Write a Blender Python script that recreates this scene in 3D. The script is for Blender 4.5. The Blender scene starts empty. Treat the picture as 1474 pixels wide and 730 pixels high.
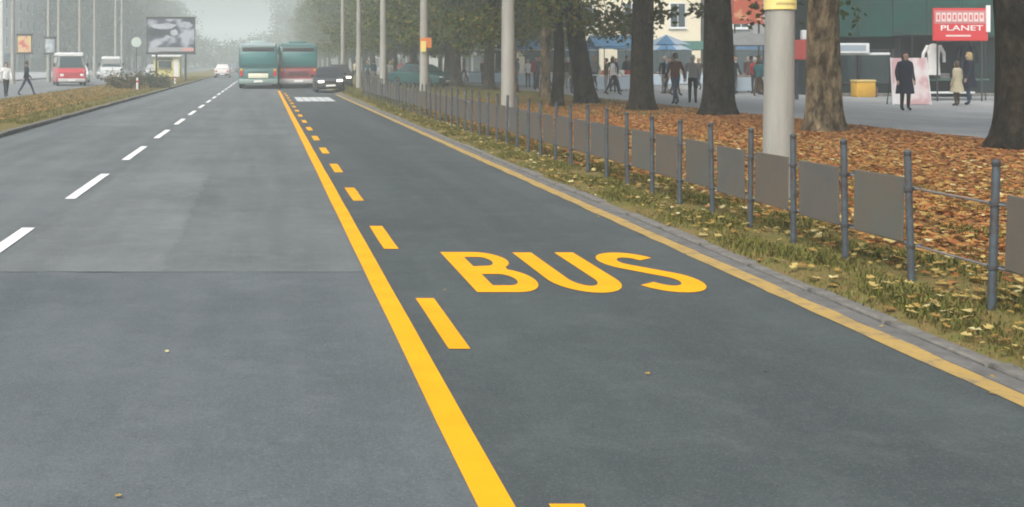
import bpy, bmesh, math, random
import numpy as np
from mathutils import Vector, Matrix

R = math.radians
random.seed(7)
rng = np.random.default_rng(7)
sc = bpy.context.scene
COL = sc.collection

# ------------------------------------------------------------------ camera
cam_d = bpy.data.cameras.new('camera')
cam = bpy.data.objects.new('camera', cam_d)
COL.objects.link(cam)
cam.location = (0, 0, 1.65)
cam.rotation_euler = (R(90), 0, 0)
cam_d.sensor_width = 36
cam_d.lens = 39.08
cam_d.shift_x = 0.2422
cam_d.shift_y = -0.1866
cam_d.clip_start = 0.1
cam_d.clip_end = 4000
sc.camera = cam

# ------------------------------------------------------------------ sky, sun, exposure
SUN_EL, SUN_AZ = 48, 215          # degrees; azimuth measured clockwise from +Y (the way the street runs)
w = bpy.data.worlds.new('World')
sc.world = w
w.use_nodes = True
nt = w.node_tree
bg = nt.nodes['Background']
sky = nt.nodes.new('ShaderNodeTexSky')
sky.sky_type = 'NISHITA'
sky.sun_disc = False
sky.sun_elevation = R(SUN_EL)
sky.sun_rotation = R(SUN_AZ)
sky.dust_density = 6.0
sky.air_density = 1.0
sky.ozone_density = 1.0
hs = nt.nodes.new('ShaderNodeHueSaturation')
hs.inputs['Saturation'].default_value = 0.45      # an overcast, milky sky
nt.links.new(sky.outputs[0], hs.inputs['Color'])
nt.links.new(hs.outputs[0], bg.inputs[0])
bg.inputs[1].default_value = 0.15

sun_d = bpy.data.lights.new('sun', 'SUN')
sun_d.energy = 1.3
sun_d.angle = R(25)
sun_d.color = (1.0, 0.95, 0.88)
sun = bpy.data.objects.new('sun', sun_d)
COL.objects.link(sun)
sd = Vector((math.sin(R(SUN_AZ)) * math.cos(R(SUN_EL)), math.cos(R(SUN_AZ)) * math.cos(R(SUN_EL)), math.sin(R(SUN_EL))))
sun.rotation_euler = sd.to_track_quat('Z', 'Y').to_euler()
sun.location = sd * 60

sc.view_settings.view_transform = 'Standard'
sc.view_settings.look = 'None'
sc.view_settings.gamma = 1
sc.view_settings.use_curve_mapping = False
sc.view_settings.exposure = 0.55
sc.cycles.use_denoising = True
sc.cycles.volume_bounces = 1
sc.cycles.max_bounces = 8
sc.cycles.filter_width = 1.9

# ------------------------------------------------------------------ materials
MATS = {}
def mat(name, col, rough=0.7, var=0.0, scale=3.0, bump=0.0, bscale=60.0, metal=0.0, spec=0.5, col2=None, island=0.0, aniso=None):
    """Principled material; var mixes col towards col2 by noise; island varies every loose piece"""
    if name in MATS: return MATS[name]
    m = bpy.data.materials.new(name); m.use_nodes = True
    n = m.node_tree.nodes; l = m.node_tree.links
    p = n['Principled BSDF']
    p.inputs['Roughness'].default_value = rough
    p.inputs['Metallic'].default_value = metal
    p.inputs['Specular IOR Level'].default_value = spec
    c = (*col, 1)
    p.inputs['Base Color'].default_value = c
    out = None
    tc = n.new('ShaderNodeTexCoord')
    src = tc.outputs['Object']
    if aniso:
        mp = n.new('ShaderNodeMapping'); mp.inputs['Scale'].default_value = aniso
        l.new(src, mp.inputs[0]); src = mp.outputs[0]
    if var > 0:
        c2 = col2 or tuple(x * 0.55 for x in col)
        nz = n.new('ShaderNodeTexNoise'); nz.inputs['Scale'].default_value = scale
        nz.inputs['Detail'].default_value = 6; nz.inputs['Roughness'].default_value = 0.65
        l.new(src, nz.inputs['Vector'])
        rp = n.new('ShaderNodeMapRange'); rp.inputs[1].default_value = 0.35; rp.inputs[2].default_value = 0.68
        rp.inputs[4].default_value = var
        l.new(nz.outputs[0], rp.inputs[0])
        mx = n.new('ShaderNodeMix'); mx.data_type = 'RGBA'
        mx.inputs[6].default_value = c; mx.inputs[7].default_value = (*c2, 1)
        l.new(rp.outputs[0], mx.inputs[0]); out = mx.outputs[2]
    if island > 0:
        g = n.new('ShaderNodeNewGeometry')
        h = n.new('ShaderNodeHueSaturation')
        a = n.new('ShaderNodeMapRange'); a.inputs[3].default_value = 1 - island; a.inputs[4].default_value = 1 + island
        l.new(g.outputs['Random Per Island'], a.inputs[0]); l.new(a.outputs[0], h.inputs['Value'])
        if out: l.new(out, h.inputs['Color'])
        else: h.inputs['Color'].default_value = c
        out = h.outputs[0]
    if out: l.new(out, p.inputs['Base Color'])
    if bump > 0:
        nb = n.new('ShaderNodeTexNoise'); nb.inputs['Scale'].default_value = bscale; nb.inputs['Detail'].default_value = 5
        l.new(src, nb.inputs['Vector'])
        b = n.new('ShaderNodeBump'); b.inputs['Strength'].default_value = bump; b.inputs['Distance'].default_value = 0.02
        l.new(nb.outputs[0], b.inputs['Height']); l.new(b.outputs[0], p.inputs['Normal'])
    MATS[name] = m
    return m

def leaf_mat(name, stops, rough=0.6, trans=0.25):
    """each leaf takes its own colour from a ramp (random per island)"""
    if name in MATS: return MATS[name]
    m = bpy.data.materials.new(name); m.use_nodes = True
    n = m.node_tree.nodes; l = m.node_tree.links
    p = n['Principled BSDF']; p.inputs['Roughness'].default_value = rough
    p.inputs['Specular IOR Level'].default_value = 0.06
    g = n.new('ShaderNodeNewGeometry'); cr = n.new('ShaderNodeValToRGB')
    cr.color_ramp.interpolation = 'LINEAR'
    e = cr.color_ramp.elements
    while len(e) < len(stops): e.new(0.5)
    for k, (pos, c) in enumerate(stops):
        e[k].position = pos; e[k].color = (*c, 1)
    l.new(g.outputs['Random Per Island'], cr.inputs[0])
    l.new(cr.outputs[0], p.inputs['Base Color'])
    if trans > 0:
        t = n.new('ShaderNodeBsdfTranslucent'); mx = n.new('ShaderNodeMixShader'); mx.inputs[0].default_value = trans
        l.new(cr.outputs[0], t.inputs[0]); l.new(p.outputs[0], mx.inputs[1]); l.new(t.outputs[0], mx.inputs[2])
        l.new(mx.outputs[0], n['Material Output'].inputs[0])
    MATS[name] = m
    return m

def asphalt(name, col, dark, light, streak=0.5):
    m = bpy.data.materials.new(name); m.use_nodes = True
    n = m.node_tree.nodes; l = m.node_tree.links
    p = n['Principled BSDF']; p.inputs['Roughness'].default_value = 0.82; p.inputs['Specular IOR Level'].default_value = 0.35
    tc = n.new('ShaderNodeTexCoord')
    def noise(scale, vec=None, det=5, rg=0.6):
        z = n.new('ShaderNodeTexNoise'); z.inputs['Scale'].default_value = scale; z.inputs['Detail'].default_value = det
        z.inputs['Roughness'].default_value = rg
        l.new(vec or tc.outputs['Object'], z.inputs['Vector']); return z.outputs[0]
    def mix(fac, a, b):
        x = n.new('ShaderNodeMix'); x.data_type = 'RGBA'
        for s, v in ((0, fac), (6, a), (7, b)):
            if isinstance(v, (tuple, float)): x.inputs[s].default_value = v if isinstance(v, float) else (*v, 1)
            else: l.new(v, x.inputs[s])
        return x.outputs[2]
    def rng_(v, a, b, lo=0.0, hi=1.0):
        r = n.new('ShaderNodeMapRange'); r.inputs[1].default_value = a; r.inputs[2].default_value = b
        r.inputs[3].default_value = lo; r.inputs[4].default_value = hi; l.new(v, r.inputs[0]); return r.outputs[0]
    mp = n.new('ShaderNodeMapping'); mp.inputs['Scale'].default_value = (1.0, 0.06, 1); l.new(tc.outputs['Object'], mp.inputs[0])
    mp2 = n.new('ShaderNodeMapping'); mp2.inputs['Scale'].default_value = (1.0, 0.025, 1); mp2.inputs['Location'].default_value = (3.7, 0, 0); l.new(tc.outputs['Object'], mp2.inputs[0])
    dk = tuple(x * 0.86 for x in dark); lt = tuple(x * 1.08 for x in light)
    c = mix(rng_(noise(0.5, None, 6, 0.65), 0.38, 0.64), col, dk)
    c = mix(rng_(noise(0.9, mp2.outputs[0], 3), 0.46, 0.60, 0, 0.8), c, dk)              # oil drip and tyre bands along the lane
    c = mix(rng_(noise(1.6, mp.outputs[0], 4), 0.44, 0.7, 0, streak), c, lt)              # tyre-polished streaks
    c = mix(rng_(noise(2.6, None, 8, 0.75), 0.5, 0.68, 0, 0.5), c, lt)                    # worn, paler blotches
    c = mix(rng_(noise(8.0, None, 6, 0.75), 0.5, 0.7, 0, 0.4), c, dk)
    c = mix(rng_(noise(90, None, 2), 0.52, 0.72, 0, 0.5), c, tuple(x * 1.35 for x in lt))  # pale aggregate
    c = mix(rng_(noise(75, None, 2), 0.55, 0.75, 0, 0.5), c, tuple(x * 0.45 for x in dk))
    l.new(c, p.inputs['Base Color'])
    b = n.new('ShaderNodeBump'); b.inputs['Strength'].default_value = 0.5; b.inputs['Distance'].default_value = 0.004
    l.new(noise(140, None, 4), b.inputs['Height']); l.new(b.outputs[0], p.inputs['Normal'])
    MATS[name] = m
    return m

def paint(name, col, under, wear=0.35, wscale=9.0):
    """road paint, worn through to the asphalt in specks"""
    m = bpy.data.materials.new(name); m.use_nodes = True
    n = m.node_tree.nodes; l = m.node_tree.links
    p = n['Principled BSDF']; p.inputs['Roughness'].default_value = 0.75; p.inputs['Specular IOR Level'].default_value = 0.1
    tc = n.new('ShaderNodeTexCoord')
    z = n.new('ShaderNodeTexNoise'); z.inputs['Scale'].default_value = wscale; z.inputs['Detail'].default_value = 8; z.inputs['Roughness'].default_value = 0.75
    l.new(tc.outputs['Object'], z.inputs['Vector'])
    r = n.new('ShaderNodeMapRange'); r.inputs[1].default_value = 0.75 - wear * 0.6; r.inputs[2].default_value = 0.86 - wear * 0.4
    l.new(z.outputs[0], r.inputs[0])
    z2 = n.new('ShaderNodeTexNoise'); z2.inputs['Scale'].default_value = 2.2; z2.inputs['Detail'].default_value = 4
    l.new(tc.outputs['Object'], z2.inputs['Vector'])
    r2 = n.new('ShaderNodeMapRange'); r2.inputs[1].default_value = 0.35; r2.inputs[2].default_value = 0.75; r2.inputs[4].default_value = 0.55
    l.new(z2.outputs[0], r2.inputs[0])
    m0 = n.new('ShaderNodeMix'); m0.data_type = 'RGBA'; m0.inputs[6].default_value = (*col, 1); m0.inputs[7].default_value = (*(x * 0.72 for x in col), 1)
    l.new(r2.outputs[0], m0.inputs[0])
    mx = n.new('ShaderNodeMix'); mx.data_type = 'RGBA'; l.new(m0.outputs[2], mx.inputs[6]); mx.inputs[7].default_value = (*under, 1)
    l.new(r.outputs[0], mx.inputs[0]); l.new(mx.outputs[2], p.inputs['Base Color'])
    b = n.new('ShaderNodeBump'); b.inputs['Strength'].default_value = 0.3; b.inputs['Distance'].default_value = 0.003
    z3 = n.new('ShaderNodeTexNoise'); z3.inputs['Scale'].default_value = 130; l.new(tc.outputs['Object'], z3.inputs['Vector'])
    l.new(z3.outputs[0], b.inputs['Height']); l.new(b.outputs[0], p.inputs['Normal'])
    MATS[name] = m
    return m

def bark_mat(name, a, b, scale, contrast=1.0):
    m = bpy.data.materials.new(name); m.use_nodes = True
    n = m.node_tree.nodes; l = m.node_tree.links
    p = n['Principled BSDF']; p.inputs['Roughness'].default_value = 0.95; p.inputs['Specular IOR Level'].default_value = 0.02
    tc = n.new('ShaderNodeTexCoord')
    mp = n.new('ShaderNodeMapping'); mp.inputs['Scale'].default_value = (1, 1, 0.45); l.new(tc.outputs['Object'], mp.inputs[0])
    z = n.new('ShaderNodeTexNoise'); z.inputs['Scale'].default_value = scale; z.inputs['Detail'].default_value = 8; z.inputs['Roughness'].default_value = 0.7
    l.new(mp.outputs[0], z.inputs['Vector'])
    v = n.new('ShaderNodeTexVoronoi'); v.inputs['Scale'].default_value = scale * 2.2
    l.new(mp.outputs[0], v.inputs['Vector'])
    r = n.new('ShaderNodeMapRange'); r.inputs[1].default_value = 0.42; r.inputs[2].default_value = 0.62; r.inputs[4].default_value = contrast
    l.new(z.outputs[0], r.inputs[0])
    mx = n.new('ShaderNodeMix'); mx.data_type = 'RGBA'; mx.inputs[6].default_value = (*a, 1); mx.inputs[7].default_value = (*b, 1)
    l.new(r.outputs[0], mx.inputs[0]); l.new(mx.outputs[2], p.inputs['Base Color'])
    ad = n.new('ShaderNodeMath'); ad.operation = 'ADD'; l.new(z.outputs[0], ad.inputs[0]); l.new(v.outputs['Distance'], ad.inputs[1])
    bp = n.new('ShaderNodeBump'); bp.inputs['Strength'].default_value = 1.0; bp.inputs['Distance'].default_value = 0.09
    l.new(ad.outputs[0], bp.inputs['Height']); l.new(bp.outputs[0], p.inputs['Normal'])
    MATS[name] = m
    return m

ROAD_LANE = asphalt('asphalt_lane', (0.124, 0.140, 0.143), (0.096, 0.110, 0.114), (0.155, 0.170, 0.172))
ROAD_BUS = asphalt('asphalt_bus_lane', (0.064, 0.078, 0.079), (0.050, 0.062, 0.064), (0.088, 0.100, 0.102), 0.25)
ROAD_NEAR = asphalt('asphalt_near', (0.102, 0.119, 0.126), (0.084, 0.100, 0.106), (0.125, 0.140, 0.146), 0.3)
ROAD_PATCH = asphalt('asphalt_patch', (0.150, 0.167, 0.170), (0.118, 0.132, 0.136), (0.175, 0.19, 0.19), 0.2)
ROAD_OLD = asphalt('asphalt_old', (0.16, 0.175, 0.178), (0.135, 0.148, 0.15), (0.20, 0.21, 0.21), 0.4)
PLAZA = asphalt('plaza_paving', (0.31, 0.325, 0.325), (0.26, 0.275, 0.28), (0.37, 0.38, 0.38), 0.2)
YELLOW = paint('yellow_paint', (0.80, 0.375, 0.009), (0.16, 0.12, 0.06), 0.20)
YELLOW_OLD = paint('faded_yellow_paint', (0.42, 0.29, 0.10), (0.13, 0.13, 0.12), 0.42, 6.0)
WHITE_PAINT = paint('white_paint', (0.78, 0.80, 0.78), (0.11, 0.11, 0.11), 0.15)
WHITE_OLD = paint('faded_white_paint', (0.55, 0.58, 0.58), (0.13, 0.13, 0.13), 0.30)
KERB = mat('kerb_concrete', (0.185, 0.18, 0.165), 0.95, 1.0, 7, 0.5, 40, col2=(0.085, 0.08, 0.068))
GUTTER = mat('gutter_concrete', (0.155, 0.155, 0.148), 0.9, 0.9, 5, 0.5, 40, col2=(0.075, 0.073, 0.068))
CONCRETE = mat('pole_concrete', (0.31, 0.305, 0.275), 0.85, 0.6, 3.0, 0.25, 70, col2=(0.16, 0.155, 0.135), aniso=(1.6, 1.6, 0.22))
SOIL = mat('leaf_litter_soil', (0.27, 0.125, 0.05), 0.95, 1.0, 14, 0.8, 30, col2=(0.17, 0.10, 0.042), spec=0.05)
VERGE = mat('grass_verge_soil', (0.125, 0.13, 0.04), 0.95, 1.0, 6, 0.8, 30, col2=(0.19, 0.125, 0.055), spec=0.05)
GROUND = mat('far_ground', (0.11, 0.105, 0.07), 0.95, 0.8, 0.2)
FENCE_STEEL = mat('fence_steel', (0.072, 0.104, 0.125), 0.65, 1.0, 9, 0.2, 60, metal=0.25, col2=(0.05, 0.034, 0.028), aniso=(1, 1, 0.7))
FENCE_ROD = mat('fence_rod', (0.24, 0.26, 0.27), 0.5, 0.8, 5, metal=0.3, col2=(0.15, 0.10, 0.07))
PANEL_A = mat('panel_grey', (0.125, 0.117, 0.102), 0.75, 0.9, 3.0, 0.1, 30, col2=(0.10, 0.102, 0.095), spec=0.2)
PANEL_B = mat('panel_grey_brown', (0.135, 0.110, 0.085), 0.75, 0.9, 2.6, 0.1, 30, col2=(0.105, 0.10, 0.088), spec=0.2)
PANEL_C = mat('panel_grey_green', (0.105, 0.115, 0.10), 0.75, 0.9, 2.8, 0.1, 30, col2=(0.13, 0.108, 0.088), spec=0.2)
BARK_DARK = bark_mat('bark_dark', (0.010, 0.0085, 0.006), (0.034, 0.027, 0.018), 5.0)
BARK_MID = bark_mat('bark_grey_brown', (0.045, 0.037, 0.027), (0.085, 0.07, 0.05), 5.0)
BARK_PLANE = bark_mat('bark_mottled_plane', (0.05, 0.037, 0.023), (0.25, 0.195, 0.115), 4.2)
LEAF_RIGHT = leaf_mat('crown_leaves_autumn', [(0, (0.038, 0.056, 0.014)), (0.5, (0.065, 0.088, 0.020)), (0.8, (0.11, 0.115, 0.03)), (1, (0.18, 0.12, 0.03))])
LEAF_FAR = leaf_mat('crown_leaves_olive', [(0, (0.05, 0.075, 0.018)), (0.5, (0.085, 0.115, 0.026)), (0.85, (0.14, 0.145, 0.035)), (1, (0.20, 0.15, 0.04))])
LEAF_LEFT = leaf_mat('crown_leaves_dull', [(0, (0.065, 0.08, 0.05)), (0.6, (0.10, 0.115, 0.07)), (1, (0.14, 0.14, 0.085))])
LEAF_DOWN = leaf_mat('fallen_leaves_orange', [(0, (0.22, 0.08, 0.032)), (0.3, (0.32, 0.125, 0.042)), (0.65, (0.41, 0.185, 0.055)), (0.9, (0.42, 0.27, 0.08)), (1, (0.48, 0.37, 0.17))], 0.7, 0.1)
LEAF_MED = leaf_mat('fallen_leaves_tan', [(0, (0.22, 0.12, 0.04)), (0.5, (0.38, 0.22, 0.08)), (1, (0.50, 0.34, 0.14))], 0.7, 0.1)
LEAF_YEL = leaf_mat('fallen_leaves_yellow', [(0, (0.20, 0.11, 0.035)), (0.5, (0.33, 0.22, 0.06)), (0.85, (0.44, 0.35, 0.13)), (1, (0.58, 0.52, 0.30))], 0.7, 0.1)
GRASS = leaf_mat('grass_blades', [(0, (0.072, 0.080, 0.020)), (0.5, (0.130, 0.138, 0.032)), (0.85, (0.19, 0.172, 0.05)), (1, (0.26, 0.20, 0.08))], 0.7, 0.2)
TYRE = mat('tyre_rubber', (0.02, 0.02, 0.021), 0.85)
RIM = mat('rim_metal', (0.35, 0.36, 0.37), 0.4, metal=0.7)
GLASS = mat('vehicle_glass', (0.025, 0.045, 0.05), 0.08, spec=0.8)
CHROME = mat('lamp_lens', (0.75, 0.76, 0.74), 0.15, spec=0.8)
BLACK = mat('black_plastic', (0.022, 0.022, 0.024), 0.6)
DARKMETAL = mat('dark_metal', (0.06, 0.062, 0.065), 0.5, 0.5, 6, metal=0.4)
RED_LENS = mat('red_lens', (0.55, 0.02, 0.02), 0.2)
AMBER = mat('amber_lens', (0.7, 0.28, 0.02), 0.2)
PLATE = mat('number_plate', (0.75, 0.75, 0.70), 0.5)
SKIN = mat('skin', (0.46, 0.28, 0.20), 0.6)

def emit(name, col, strength):
    if name in MATS: return MATS[name]
    m = bpy.data.materials.new(name); m.use_nodes = True
    p = m.node_tree.nodes['Principled BSDF']
    p.inputs['Base Color'].default_value = (*col, 1)
    p.inputs['Emission Color'].default_value = (*col, 1)
    p.inputs['Emission Strength'].default_value = strength
    MATS[name] = m
    return m
HEADLAMP = emit('lit_headlamp', (1.0, 0.95, 0.82), 2.2)

# ------------------------------------------------------------------ helpers
def link(o, parent=None):
    COL.objects.link(o)
    if parent is not None: o.parent = parent
    return o
def tag(o, label=None, cat=None, group=None, kind=None):
    if label: o['label'] = label
    if cat: o['category'] = cat
    if group: o['group'] = group
    if kind: o['kind'] = kind
    return o
def empty(name, loc=(0, 0, 0), rz=0.0):
    o = bpy.data.objects.new(name, None); COL.objects.link(o)
    o.empty_display_size = 0.3
    o.location = loc; o.rotation_euler = (0, 0, rz)
    return o

class MB:
    def __init__(s): s.v = []; s.f = []; s.m = []
    def add(s, v, f, m=0):
        b = len(s.v); s.v += [tuple(x) for x in v]
        s.f += [tuple(b + i for i in q) for q in f]; s.m += [m] * len(f); return s
    def box(s, x0, x1, y0, y1, z0, z1, m=0):
        v = [(x0, y0, z0), (x1, y0, z0), (x1, y1, z0), (x0, y1, z0), (x0, y0, z1), (x1, y0, z1), (x1, y1, z1), (x0, y1, z1)]
        return s.add(v, [(3, 2, 1, 0), (4, 5, 6, 7), (0, 1, 5, 4), (1, 2, 6, 5), (2, 3, 7, 6), (3, 0, 4, 7)], m)
    def rbox(s, x0, x1, y0, y1, z0, z1, r=0.02, seg=2, m=0):
        bm = bmesh.new()
        bmesh.ops.create_cube(bm, size=1)
        bmesh.ops.scale(bm, vec=(x1 - x0, y1 - y0, z1 - z0), verts=bm.verts)
        bmesh.ops.translate(bm, vec=((x0 + x1) / 2, (y0 + y1) / 2, (z0 + z1) / 2), verts=bm.verts)
        bmesh.ops.bevel(bm, geom=bm.edges[:], offset=r, segments=seg, affect='EDGES', profile=0.5)
        bm.verts.index_update()
        s.add([v.co[:] for v in bm.verts], [[v.index for v in f.verts] for f in bm.faces], m); bm.free(); return s
    def tube(s, pts, rad, n=8, m=0, cap=True):
        pts = [Vector(p) for p in pts]
        if not isinstance(rad, (list, tuple)): rad = [rad] * len(pts)
        rings = []; prev = None
        for i, p in enumerate(pts):
            d = (pts[min(i + 1, len(pts) - 1)] - pts[max(i - 1, 0)]).normalized()
            if prev is None:
                a = d.orthogonal().normalized()
                if abs(d.z) > 0.95: a = Vector((1, 0, 0)); a = (a - d * a.dot(d)).normalized()
            else: a = (prev - d * prev.dot(d)).normalized()
            prev = a; b = d.cross(a)
            rings.append([p + (a * math.cos(t) + b * math.sin(t)) * rad[i] for t in [2 * math.pi * k / n for k in range(n)]])
        return s.loft(rings, m, cap)
    def loft(s, rings, m=0, cap=True):
        n = len(rings[0]); v = [q for r in rings for q in r]; f = []
        for i in range(len(rings) - 1):
            for k in range(n):
                a = i * n + k; b = i * n + (k + 1) % n
                f.append((a, b, b + n, a + n))
        if cap:
            f.append(tuple(reversed(range(n)))); f.append(tuple(range((len(rings) - 1) * n, len(rings) * n)))
        return s.add(v, f, m)
    def lathe(s, prof, c=(0, 0, 0), n=16, m=0):
        return s.loft([[(c[0] + r * math.cos(2 * math.pi * k / n), c[1] + r * math.sin(2 * math.pi * k / n), c[2] + z) for k in range(n)] for r, z in prof], m)
    def build(s, name, mats, parent=None, smooth=False, loc=None):
        me = bpy.data.meshes.new(name)
        me.from_pydata(s.v, [], s.f)
        if not isinstance(mats, (list, tuple)): mats = [mats]
        for x in mats: me.materials.append(x)
        me.polygons.foreach_set('material_index', s.m)
        if smooth: me.polygons.foreach_set('use_smooth', [True] * len(s.f))
        me.update()
        o = bpy.data.objects.new(name, me); link(o, parent)
        if smooth:
            try: me.set_sharp_from_angle(angle=R(40))
            except Exception: pass
        if loc: o.location = loc
        return o
def mesh_obj(name, me, mat_=None, parent=None):
    o = bpy.data.objects.new(name, me)
    if mat_ and not me.materials: me.materials.append(mat_)
    return link(o, parent)
def fast_mesh(name, verts, faces_flat, n_per, mats, smooth=False):
    me = bpy.data.meshes.new(name)
    nf = len(faces_flat) // n_per
    me.vertices.add(len(verts)); me.vertices.foreach_set('co', np.asarray(verts, dtype=np.float32).ravel())
    me.loops.add(len(faces_flat)); me.loops.foreach_set('vertex_index', np.asarray(faces_flat, dtype=np.int32))
    me.polygons.add(nf); me.polygons.foreach_set('loop_start', np.arange(nf, dtype=np.int32) * n_per)
    me.polygons.foreach_set('loop_total', np.full(nf, n_per, dtype=np.int32))
    for x in (mats if isinstance(mats, (list, tuple)) else [mats]): me.materials.append(x)
    me.update(calc_edges=True); me.validate()
    return me

def leaf_quads(pos, size, normal_jit, flat=False, lobed=False):
    """bent leaf-shaped faces; pos Nx3, size N. Returns verts, flat triangle list"""
    n = len(pos)
    th = rng.uniform(0, 2 * np.pi, n)
    if flat:
        nz = np.ones(n); tilt = rng.normal(0, normal_jit, (n, 2))
        nrm = np.stack([tilt[:, 0], tilt[:, 1], nz], 1)
    else:
        nrm = rng.normal(0, 1, (n, 3)); nrm[:, 2] += normal_jit
    nrm /= np.linalg.norm(nrm, axis=1, keepdims=True)
    a = np.stack([np.cos(th), np.sin(th), np.zeros(n)], 1)
    a -= nrm * np.sum(a * nrm, 1, keepdims=True); a /= np.linalg.norm(a, axis=1, keepdims=True) + 1e-9
    b = np.cross(nrm, a)
    s = size[:, None]
    if not lobed:
        pts = [(-.5, 0, 0), (0.02, -.38, .12), (.5, 0, -.02), (0.02, .38, .12)]
        tri = [(0, 1, 2), (0, 2, 3)]
    else:      # plane-tree leaf: five points
        pts = [(-.5, 0, 0), (-.18, -.5, .10), (.02, -.2, .02), (.22, -.42, .12), (.55, 0, .05), (.22, .42, .12), (.02, .2, .02), (-.18, .5, .10)]
        tri = [(0, 1, 2), (0, 2, 6), (2, 3, 4), (2, 4, 6), (6, 4, 5), (0, 6, 7)]
    k = len(pts)
    V = np.empty((n, k, 3), dtype=np.float32)
    for i, (u, v_, w_) in enumerate(pts):
        V[:, i] = pos + s * (a * u + b * v_ + nrm * w_)
    base = (np.arange(n) * k)[:, None, None]
    F = base + np.array(tri)[None]
    return V.reshape(-1, 3), F.reshape(-1)

# ------------------------------------------------------------------ ground profile beside the road
def gz(x):
    """ground height over the right-hand side, x metres right of the camera"""
    xs = [-500, 3.98, 4.09, 5.0, 8, 11, 13.2, 500]; zs = [.02, .02, .055, .09, .16, .22, .25, .25]
    return float(np.interp(x, xs, zs))

# ------------------------------------------------------------------ the setting
def sheet(name, x0, x1, y0, y1, z, m, parent=None, nx=1, ny=1, kind='structure'):
    mb = MB()
    for i in range(nx):
        for j in range(ny):
            a0 = x0 + (x1 - x0) * i / nx; a1 = x0 + (x1 - x0) * (i + 1) / nx
            b0 = y0 + (y1 - y0) * j / ny; b1 = y0 + (y1 - y0) * (j + 1) / ny
            k = len(mb.v)
            mb.add([(a0, b0, z), (a1, b0, z), (a1, b1, z), (a0, b1, z)], [(0, 1, 2, 3)])
    o = mb.build(name, m, parent)
    if kind and parent is None: tag(o, kind=kind)
    return o

sheet('ground', -470, 470, -120, 850, -0.12, GROUND)
road = sheet('road', -5.78, 3.90, -12, 420, 0.0, ROAD_LANE)
sheet('far_carriageway', -22.0, -11.2, -12, 420, -0.004, ROAD_OLD)

def flat_part(name, pts, z, m, parent=road):
    mb = MB(); mb.add([(x, y, z) for x, y in pts], [tuple(range(len(pts)))])
    return mb.build(name, m, parent)
def wobble(x0, x1, y0, y1, z, m, name, amp=0.02, step=0.5):
    """asphalt sheet with a slightly ragged saw-cut edge"""
    p = []
    for (ax, ay, bx, by) in ((x0, y0, x1, y0), (x1, y0, x1, y1), (x1, y1, x0, y1), (x0, y1, x0, y0)):
        L = max(abs(bx - ax), abs(by - ay)); n = max(1, int(L / step))
        for i in range(n):
            t = i / n
            p.append((ax + (bx - ax) * t + random.uniform(-amp, amp), ay + (by - ay) * t + random.uniform(-amp, amp)))
    return flat_part(name, p, z, m)
wobble(0.862, 3.86, -12, 330, 0.004, ROAD_BUS, 'bus_lane_surface', 0.004, 6)
wobble(-5.7, 0.858, -12, 8.72, 0.004, ROAD_NEAR, 'asphalt_relay', 0.012, 0.35)
wobble(-2.15, -0.80, 8.76, 16.6, 0.0016, ROAD_PATCH, 'asphalt_patch', 0.045, 0.16)
wobble(-0.55, 0.55, 25.5, 27.2, 0.0016, ROAD_PATCH, 'asphalt_patch', 0.03, 0.3)
wobble(-4.9, -3.2, 29, 36, 0.0016, ROAD_PATCH, 'asphalt_patch', 0.03, 0.4)

wobble(-5.7, 0.78, 8.72, 8.75, 0.0062, mat('tar_joint', (.072, .082, .085), .85, 1.0, 1.5, col2=(.105, .12, .125)), 'tar_joint', 0.008, 0.3)
# painted markings, children of the road
def quad_mark(name, x0, x1, y0, y1, z, m, rag=0.004, step=0.4):
    p = []; n = max(2, int((y1 - y0) / step))
    for i in range(n + 1): p.append((x1 + random.uniform(-rag, rag), y0 + (y1 - y0) * i / n))
    for i in range(n, -1, -1): p.append((x0 + random.uniform(-rag, rag), y0 + (y1 - y0) * i / n))
    mb = MB(); q = len(p)
    for i in range(n):
        a, b = i, i + 1; c, d = q - 1 - i, q - 2 - i
        mb.add([(*p[c], z), (*p[a], z), (*p[b], z), (*p[d], z)], [(0, 1, 2, 3)])
    return mb.build(name, m, road)
quad_mark('lane_line', 0.79, 0.93, -8, 64.5, 0.008, YELLOW, 0.003, 1.0)
for k in range(-2, 16):
    y = 6.377 + 3.42 * k - (.19 if k < 0 else 0)
    quad_mark('lane_dash', 1.057, 1.187, y, y + 1.37, 0.008, YELLOW)
quad_mark('edge_line', 3.615, 3.765, -8, 57, 0.008, YELLOW_OLD, 0.012, 0.3)
for k in range(-2, 24):
    y = 13.4 + 5.35 * k
    quad_mark('centre_dash', -2.405, -2.275, y, y + 3.0, 0.008, WHITE_PAINT)
for k in range(5):
    quad_mark('crossing_bar', 1.42 + k * 0.33, 1.42 + k * 0.33 + 0.30, 47.0, 52.5, 0.008, WHITE_OLD)

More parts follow.
